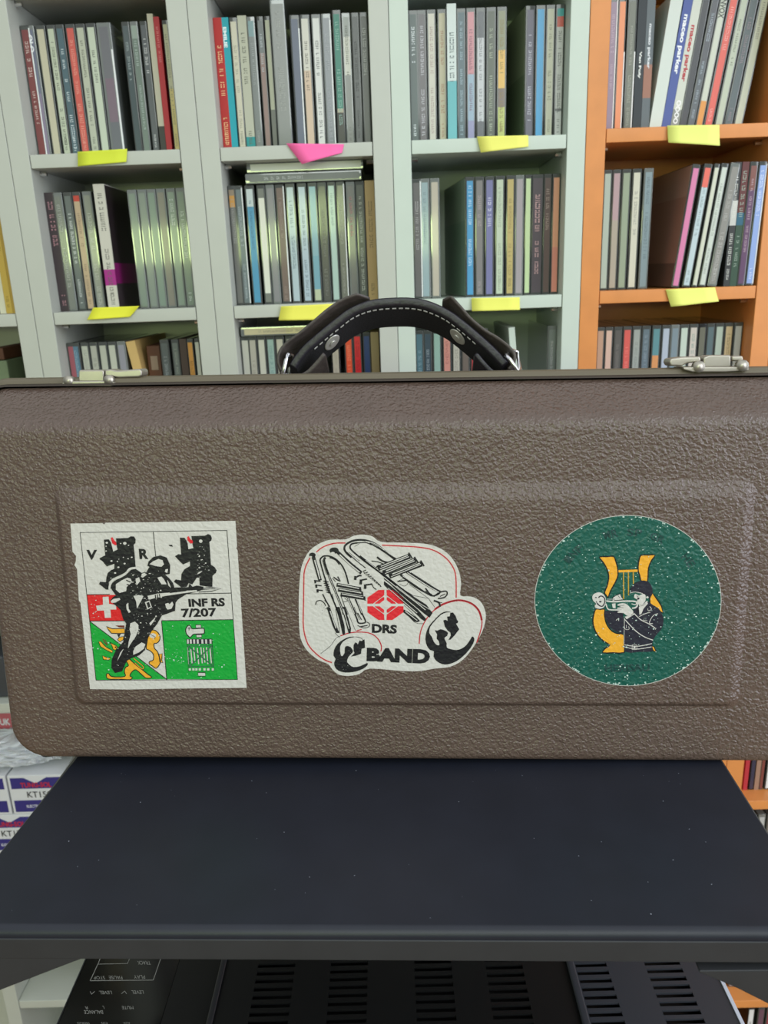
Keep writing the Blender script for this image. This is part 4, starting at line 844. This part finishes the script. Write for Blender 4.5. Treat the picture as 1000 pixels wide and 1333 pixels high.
A.line(Z7, sm([(600,300),(650,310),(690,345)], 4, False), 5, BK, 2); A.specks(Z7, inG, 30, (420,400,700,640), W_, 3, (1, 4))
def trumpet(segs):
    for fr, pts, wd, m, lv in segs: A.line(fr, sm(pts, 4, False) if len(pts) > 2 else pts, wd, m, lv)
# large trumpet
trumpet([(Z5, [(1000,290),(900,215),(800,140),(720,108),(640,98),(560,112),(500,150),(488,190),(510,230),(560,275)], 20, BK, 2), (Z5, [(990,270),(880,195),(790,135),(700,112)], 7, W_, 3),
 (Z5, [(620,128),(560,140),(545,175),(575,215),(700,320),(850,430),(1000,560)], 16, BK, 2), (Z5, [(505,215),(600,300),(700,380)], 9, BK, 2), (Z5, [(530,220),(640,310)], 4, BK, 2),
 (Z5, [(600,130),(700,125),(760,150)], 10, BK, 2), (Z5, [(590,165),(640,135)], 4, BK, 2), (Z5, [(740,130),(860,200),(985,290)], 14, BK, 2),
 (Z5, [(640,260),(800,385),(1000,545)], 22, BK, 2), (Z5, [(700,300),(860,425)], 5, W_, 3)])
A.poly(Z6, [(0,440),(60,470),(150,540),(300,650),(410,720),(468,800),(440,845),(395,812),(300,735),(150,610),(60,520),(0,475)], BK, 2); A.line(Z6, [(0,455),(150,575),(330,712),(400,770)], 7, W_, 3); A.line(Z6, [(120,540),(300,680),(440,765)], 5, W_, 3)
A.poly(Z6, [(0,490),(90,560),(200,660),(330,770),(405,855),(395,880),(360,860),(290,790),(160,680),(60,590),(0,530)], BK, 2); A.line(Z6, [(40,560),(180,680),(320,800)], 6, W_, 3)
A.poly(Z8, [(190,98),(230,120),(320,180),(348,210),(325,222),(285,215),(240,170),(185,125)], BK, 2); A.line(Z8, [(205,115),(270,165),(320,205)], 7, W_, 3); A.line(Z8, sm([(195,60),(260,120),(325,190)], 3, False), 4, BK, 2); A.line(Z8, sm([(285,215),(330,235),(380,235)], 3, False), 4, BK, 2)
A.line(Z6, [(140,545),(280,630),(430,660),(490,745)], 4, BK, 2); A.line(Z6, [(240,520),(430,660)], 4, BK, 2)
for (x0_, y0_, x1_, y1_) in ((-60,370,250,250),(-10,415,305,290),(50,445,365,325)):
    A.line(Z6, [(x0_,y0_),(x1_,y1_)], 50, BK, 3); A.line(Z6, [(x0_+30,y0_-22),(x1_-20,y1_-6)], 9, W_, 4); A.line(Z6, [(x0_+20,y0_+4),(x1_-10,y1_+6)], 7, W_, 4); A.line(Z6, [(x1_-12,y1_-32),(x1_+22,y1_+22)], 14, BK, 4)
trumpet([(Z6, [(215,400),(400,520),(545,600)], 26, BK, 2), (Z6, [(225,410),(400,525),(530,600)], 8, W_, 3), (Z6, [(160,430),(300,540),(460,630)], 24, BK, 2), (Z6, [(180,440),(400,590)], 7, W_, 3), (Z6, [(260,410),(400,500),(540,590)], 6, BK, 3), (Z6, [(540,600),(520,620),(460,632),(400,560)], 14, BK, 3),
 (Z6, [(480,640),(540,600),(600,590),(608,620),(580,650),(520,660)], 13, BK, 3), (Z6, [(540,640),(590,615)], 8, BK, 3), (Z6, [(480,680),(530,700),(540,740)], 18, BK, 3), (Z6, [(500,690),(560,700)], 7, BK, 3), (Z6, [(140,490),(190,470),(235,500),(200,540),(150,520)], 4, BK, 3), (Z6, [(130,495),(215,485)], 12, BK, 3),
 (Z5, [(760,310),(830,320),(900,350)], 10, BK, 3), (Z5, [(815,270),(870,310),(940,330)], 18, BK, 3), (Z5, [(830,350),(800,380)], 10, BK, 3), (Z5, [(860,340),(920,370)], 12, BK, 3), (Z6, [(0,200),(50,240),(100,275),(90,300)], 18, BK, 3)])
A.ell(Z5, 385, 205, 46, 32, BK, 3); A.ell(Z5, 372, 232, 20, 14, W_, 4)
trumpet([(Z5, [(420,220),(540,330),(660,430)], 34, BK, 3), (Z5, [(440,245),(540,340),(640,420)], 12, W_, 4), (Z5, [(610,470),(640,455),(660,460)], 16, BK, 3), (Z5, [(595,500),(600,460)], 26, BK, 3), (Z5, [(660,500),(715,490)], 16, BK, 3), (Z5, [(650,545),(655,495)], 26, BK, 3), (Z5, [(700,550),(765,540)], 16, BK, 3), (Z5, [(695,590),(698,545)], 26, BK, 3), (Z5, [(765,540),(780,575),(810,595)], 9, BK, 3)])
for k in range(9): A.line(Z5, [(680+k*20, 410+k*17), (705+k*19, 400+k*21)], 9, BK, 3); A.line(Z5, [(680+k*20, 405+k*17), (690+k*20, 440+k*16)], 7, BK, 3)
# small trumpet
trumpet([(Z5, [(530,540),(500,430),(460,350),(400,290),(340,262),(280,262),(248,290),(250,330),(290,470),(350,640),(400,760),(430,846)], 15, BK, 2), (Z5, [(515,530),(480,420),(440,345)], 6, W_, 3), (Z5, [(300,275),(285,310),(330,450),(400,620),(470,800),(480,846)], 22, BK, 2), (Z5, [(265,300),(310,450)], 4, BK, 2), (Z5, [(275,300),(330,470)], 4, BK, 2), (Z5, [(340,275),(400,300),(440,350)], 12, BK, 2), (Z5, [(330,450),(430,700),(490,846)], 5, W_, 3),
 (Z5, [(450,650),(520,846)], 7, BK, 2), (Z5, [(365,640),(410,800),(425,846)], 6, BK, 2)])
A.poly(Z7, [(400,0),(440,0),(460,80),(490,190),(495,260),(485,285),(468,270),(440,140)], BK, 2); A.poly(Z7, [(455,0),(490,0),(530,120),(555,220),(550,262),(530,268),(500,150)], BK, 2); A.line(Z7, [(478,20),(535,220)], 7, W_, 3)
A.poly(Z7, [(310,5),(345,5),(390,150),(440,262),(405,262),(370,190)], BK, 2); A.line(Z7, [(345,40),(405,215)], 9, W_, 3); A.line(Z7, [(400,20),(440,240),(435,262)], 5, BK, 2); A.line(Z7, sm([(395,262),(440,305)], 3, False), 4, BK, 2); A.line(Z7, [(500,0),(600,240)], 4, BK, 2)
for (x0_, y0_, x1_, y1_) in ((410,548,648,590),(425,597,668,635),(450,645,690,683)):
    A.line(Z5, [(x0_,y0_),(x1_,y1_)], 38, BK, 3); A.line(Z5, [(x0_+12,y0_-6),(x1_-12,y1_-6)], 9, W_, 4); A.line(Z5, [(x1_,y1_-20),(x1_+6,y1_+24)], 12, BK, 4)
trumpet([(Z5, [(520,670),(570,780),(600,846)], 22, BK, 2), (Z5, [(520,670),(590,840)], 7, W_, 3), (Z5, [(600,690),(640,780),(665,846)], 22, BK, 2), (Z5, [(610,690),(662,830)], 6, W_, 3), (Z7, [(560,0),(610,110),(630,160),(690,160),(695,130),(640,20)], 15, BK, 2), (Z7, [(585,0),(640,130)], 5, BK, 2), (Z7, [(620,60),(660,130)], 10, BK, 2),
 (Z7, [(620,185),(680,210),(730,200),(740,170),(710,150)], 7, BK, 3), (Z7, [(640,200),(720,185)], 10, BK, 3), (Z7, [(610,240),(660,225)], 10, DR, 3), (Z5, [(380,470),(420,500),(450,510)], 12, BK, 3), (Z5, [(420,465),(440,500)], 12, BK, 3), (Z5, [(370,480),(400,520)], 6, BK, 3), (Z5, [(480,720),(520,710),(490,680)], 5, BK, 3)])
A.ell(Z5, 167, 250, 33, 24, BK, 3); A.ell(Z5, 152, 268, 12, 8, W_, 4)
trumpet([(Z5, [(178,270),(215,400),(245,505)], 36, BK, 3), (Z5, [(190,300),(222,410),(242,490)], 12, W_, 4)])
for x, y in ((195,505),(205,550),(218,598)): A.line(Z5, [(x-10,y),(x+55,y+8)], 12, BK, 3); A.line(Z5, [(x,y-5),(x+3,y+28)], 20, BK, 3)
for k in range(6): A.line(Z5, [(275+k*6,510+k*22),(330+k*4,520+k*22)], 9, BK, 3); A.line(Z5, [(290+k*7,505+k*22),(298+k*7,535+k*20)], 8, BK, 3)
trumpet([(Z5, [(270,640),(300,700),(340,770)], 12, BK, 3), (Z5, [(200,750),(210,715),(250,705),(285,730),(300,760)], 9, BK, 3), (Z5, [(290,700),(330,760),(300,790)], 7, BK, 3), (Z5, [(320,790),(345,846)], 12, BK, 3)])
A.specks(Z5, inG, 30, (200,700,340,846), BK, 3, (2, 5))
s2 = A.q.build('sticker', case, fix=False); s2['label'] = 'cloud-shaped white sticker with two trumpets and the words DRS BAND'
# -- round sticker
A = Art(9)
def dk(rk, lv, m, n=72): A.poly((0, 0, 1), [(817.7+121.8*rk*math.cos(2*math.pi*k/n), 781.8+111.3*rk*math.sin(2*math.pi*k/n)) for k in range(n)], m, lv)
dk(1, 0, W_); dk(.994, .6, DG_)
for P_ in (sm([(170,85),(250,80),(325,78),(345,120),(362,175),(370,220),(372,282),(350,345),(320,400),(290,455),(265,520),(245,500),(226,470),(250,410),(266,350),(272,290),(255,220),(215,145)], 2),
           sm([(130,650),(180,652),(228,650),(226,700),(235,770),(262,835),(310,890),(370,915),(435,925),(440,1025),(438,1120),(320,1122),(205,1122),(240,1070),(285,1040),(215,995),(150,930),(112,850),(100,780),(108,715)], 2),
           sm([(622,65),(700,62),(775,62),(740,115),(712,175),(700,235),(693,345),(655,345),(620,340),(608,280),(592,235),(592,170),(602,115)], 2), [(745,475),(780,520),(815,570),(845,620),(862,692),(800,655),(720,592),(716,530)], [(735,1050),(765,1058),(785,1105),(757,1107)]):
    A.poly(Z9, P_, GD, 2, BK, 7)
A.line(Z9, [(366,238),(595,232)], 26, GD, 2); A.line(Z9, [(366,224),(595,216)], 5, BK, 2.5)
GO = stmat('gold_string', '#b8902f')
for x, y1_ in ((432, 540), (485, 500), (538, 375)): A.line(Z9, [(x,250),(x+2,y1_)], 12, GO, 2)
A.poly(Z9, sm([(430,745),(470,745),(520,690),(560,640),(600,610),(690,565),(745,600),(810,640),(850,700),(866,770),(850,855),(800,915),(752,985),(745,1060),(740,1108),(600,1112),(440,1108),(442,900),(420,915),(350,895),(280,840),(240,750),(233,668),(330,672),(420,665)], 2), NV, 3)
A.poly(Z9, sm([(488,482),(500,440),(535,385),(590,350),(650,340),(705,355),(738,405),(748,465),(735,505),(705,525),(680,500),(650,490),(572,465),(500,477)], 3), NV, 4)
A.line(Z9, sm([(500,474),(560,462),(640,480)], 3, False), 7, W_, 5)
A.poly(Z9, sm([(558,482),(600,500),(640,482),(668,495),(672,528),(668,560),(640,595),(610,608),(588,590),(576,560),(582,545),(545,522)], 2), W_, 5); A.poly(Z9, [(580,520),(605,525),(600,545),(582,545)], NV, 6); A.line(Z9, [(572,505),(592,512)], 6, NV, 6)
A.ell(Z9, 690, 520, 14, 12, W_, 5, 10)
A.line(Z9, sm([(600,612),(650,600),(690,560)], 3, False), 14, W_, 5); A.poly(Z9, [(598,625),(690,572),(695,590),(650,640),(625,700),(604,710)], W_, 5); A.line(Z9, [(590,640),(575,700)], 12, BK, 6)
A.poly(Z9, sm([(92,520),(110,485),(160,466),(205,480),(235,520),(240,570),(225,620),(190,642),(140,640),(118,615),(135,590),(105,560)], 3), W_, 5)
A.line(Z9, sm([(160,525),(185,505),(222,525),(228,570),(205,615),(170,610),(150,585)], 4, False), 12, NV, 6); A.ell(Z9, 180, 568, 14, 9, NV, 6, 10); A.ell(Z9, 132, 522, 8, 7, NV, 6, 8); A.line(Z9, [(135,560),(150,600)], 8, NV, 6)
A.line(Z9, sm([(245,560),(330,568),(420,562),(520,562),(572,572),(580,610),(560,632),(525,638)], 4, False), 16, W_, 5); A.line(Z9, sm([(240,590),(258,640),(290,655),(400,658)], 4, False), 13, W_, 5); A.line(Z9, sm([(520,590),(560,600),(572,575)], 3, False), 8, W_, 5.5)
A.line(Z9, [(250,540),(340,540)], 10, stmat('grey', '#8a8f8c'), 5)
A.poly(Z9, [(305,570),(318,520),(350,500),(395,482),(412,520),(430,545),(380,552),(330,556)], W_, 4.5, BK, 4); A.line(Z9, [(370,500),(395,530)], 5, BK, 5)
A.poly(Z9, sm([(362,606),(385,590),(430,584),(470,598),(510,640),(540,682),(500,722),(462,716),(430,690),(370,688),(372,672),(412,655),(360,642),(375,628),(405,622)], 2), W_, 6); A.line(Z9, [(375,630),(430,632)], 4, BK, 7); A.line(Z9, [(380,610),(440,606)], 4, BK, 7); A.poly(Z9, [(445,730),(520,715),(540,690),(548,705),(465,758)], W_, 6)
A.poly(Z9, [(305,590),(345,585),(345,640),(315,635)], W_, 5); A.line(Z9, [(350,770),(380,745),(378,775)], 7, W_, 5)
for p, wd in (([(545,695),(620,765),(700,805),(785,860)], 9), ([(440,755),(500,820),(570,890),(660,950),(752,985)], 9), ([(600,730),(660,700),(722,682)], 7), ([(805,698),(765,710),(730,750),(712,800),(750,805)], 7), ([(440,1035),(520,1048),(600,1050),(740,1022)], 8), ([(440,1058),(520,1075),(600,1080),(735,1058)], 8), ([(442,780),(445,860),(490,868),(488,835)], 5), ([(462,820),(464,855)], 5), ([(695,640),(700,665),(735,650),(715,620)], 6), ([(440,740),(436,1030)], 5)):
    A.line(Z9, sm(p, 3, False) if len(p) > 2 else p, wd, W_, 5)
A.line(Z9, [(525,1035),(575,1035),(575,1085),(525,1085),(525,1035)], 7, W_, 6); A.ell(Z9, 550, 1060, 12, 14, W_, 6, 10); A.line(Z9, [(640,765),(690,775)], 5, W_, 5); A.line(Z9, [(780,850),(775,870)], 8, W_, 5)
# faded lettering round the edge
def arc_text(t, a0, a1, rk, flip, h):
    n = len(t)
    for i, ch in enumerate(t):
        if ch == ' ': continue
        a = math.radians(a0+(a1-a0)*(i+.5)/n); cxp, cyp = 817.7, 781.8
        def P_(u, v):     # u along, v outwards
            aa = a+u*.045*(1 if a1 > a0 else -1); R_ = rk+v*h
            return (cxp+121.8*R_*math.cos(aa), cyp+111.3*R_*math.sin(aa))
        A.text((0, 0, 1), ch, [P_(-1, 1), P_(1, 1), P_(1, -1), P_(-1, -1)] if not flip else [P_(-1, -1), P_(1, -1), P_(1, 1), P_(-1, 1)], FT, 2, .03)
arc_text('INF   MR SP GR   HE', 214, 330, .80, False, .045)
A.text((0, 0, 1), 'HERISAU', [(787,865),(846,864),(846,874),(788,875)], FT, 2, .04)
ind = lambda x, y: ((x-817.7)/118)**2+((y-781.8)/108)**2 < 1
A.specks((0, 0, 1), ind, 460, (697,671,939,893), PW, 8, (.5, 1.5)); A.specks((0, 0, 1), lambda x, y: ind(x, y) and y > 800, 110, (720,800,930,893), PW, 8, (.35, 1.4))
for k in range(70):
    a = A.rnd.uniform(0, 2*math.pi); A.ell((0, 0, 1), 817.7+119.5*math.cos(a), 781.8+109.2*math.sin(a), A.rnd.uniform(.5, 1.9), A.rnd.uniform(.4, 1.2), PW, 8, 7)
s3 = A.q.build('sticker', case, fix=False); s3['label'] = 'round dark green sticker with golden lyre and bugle player'
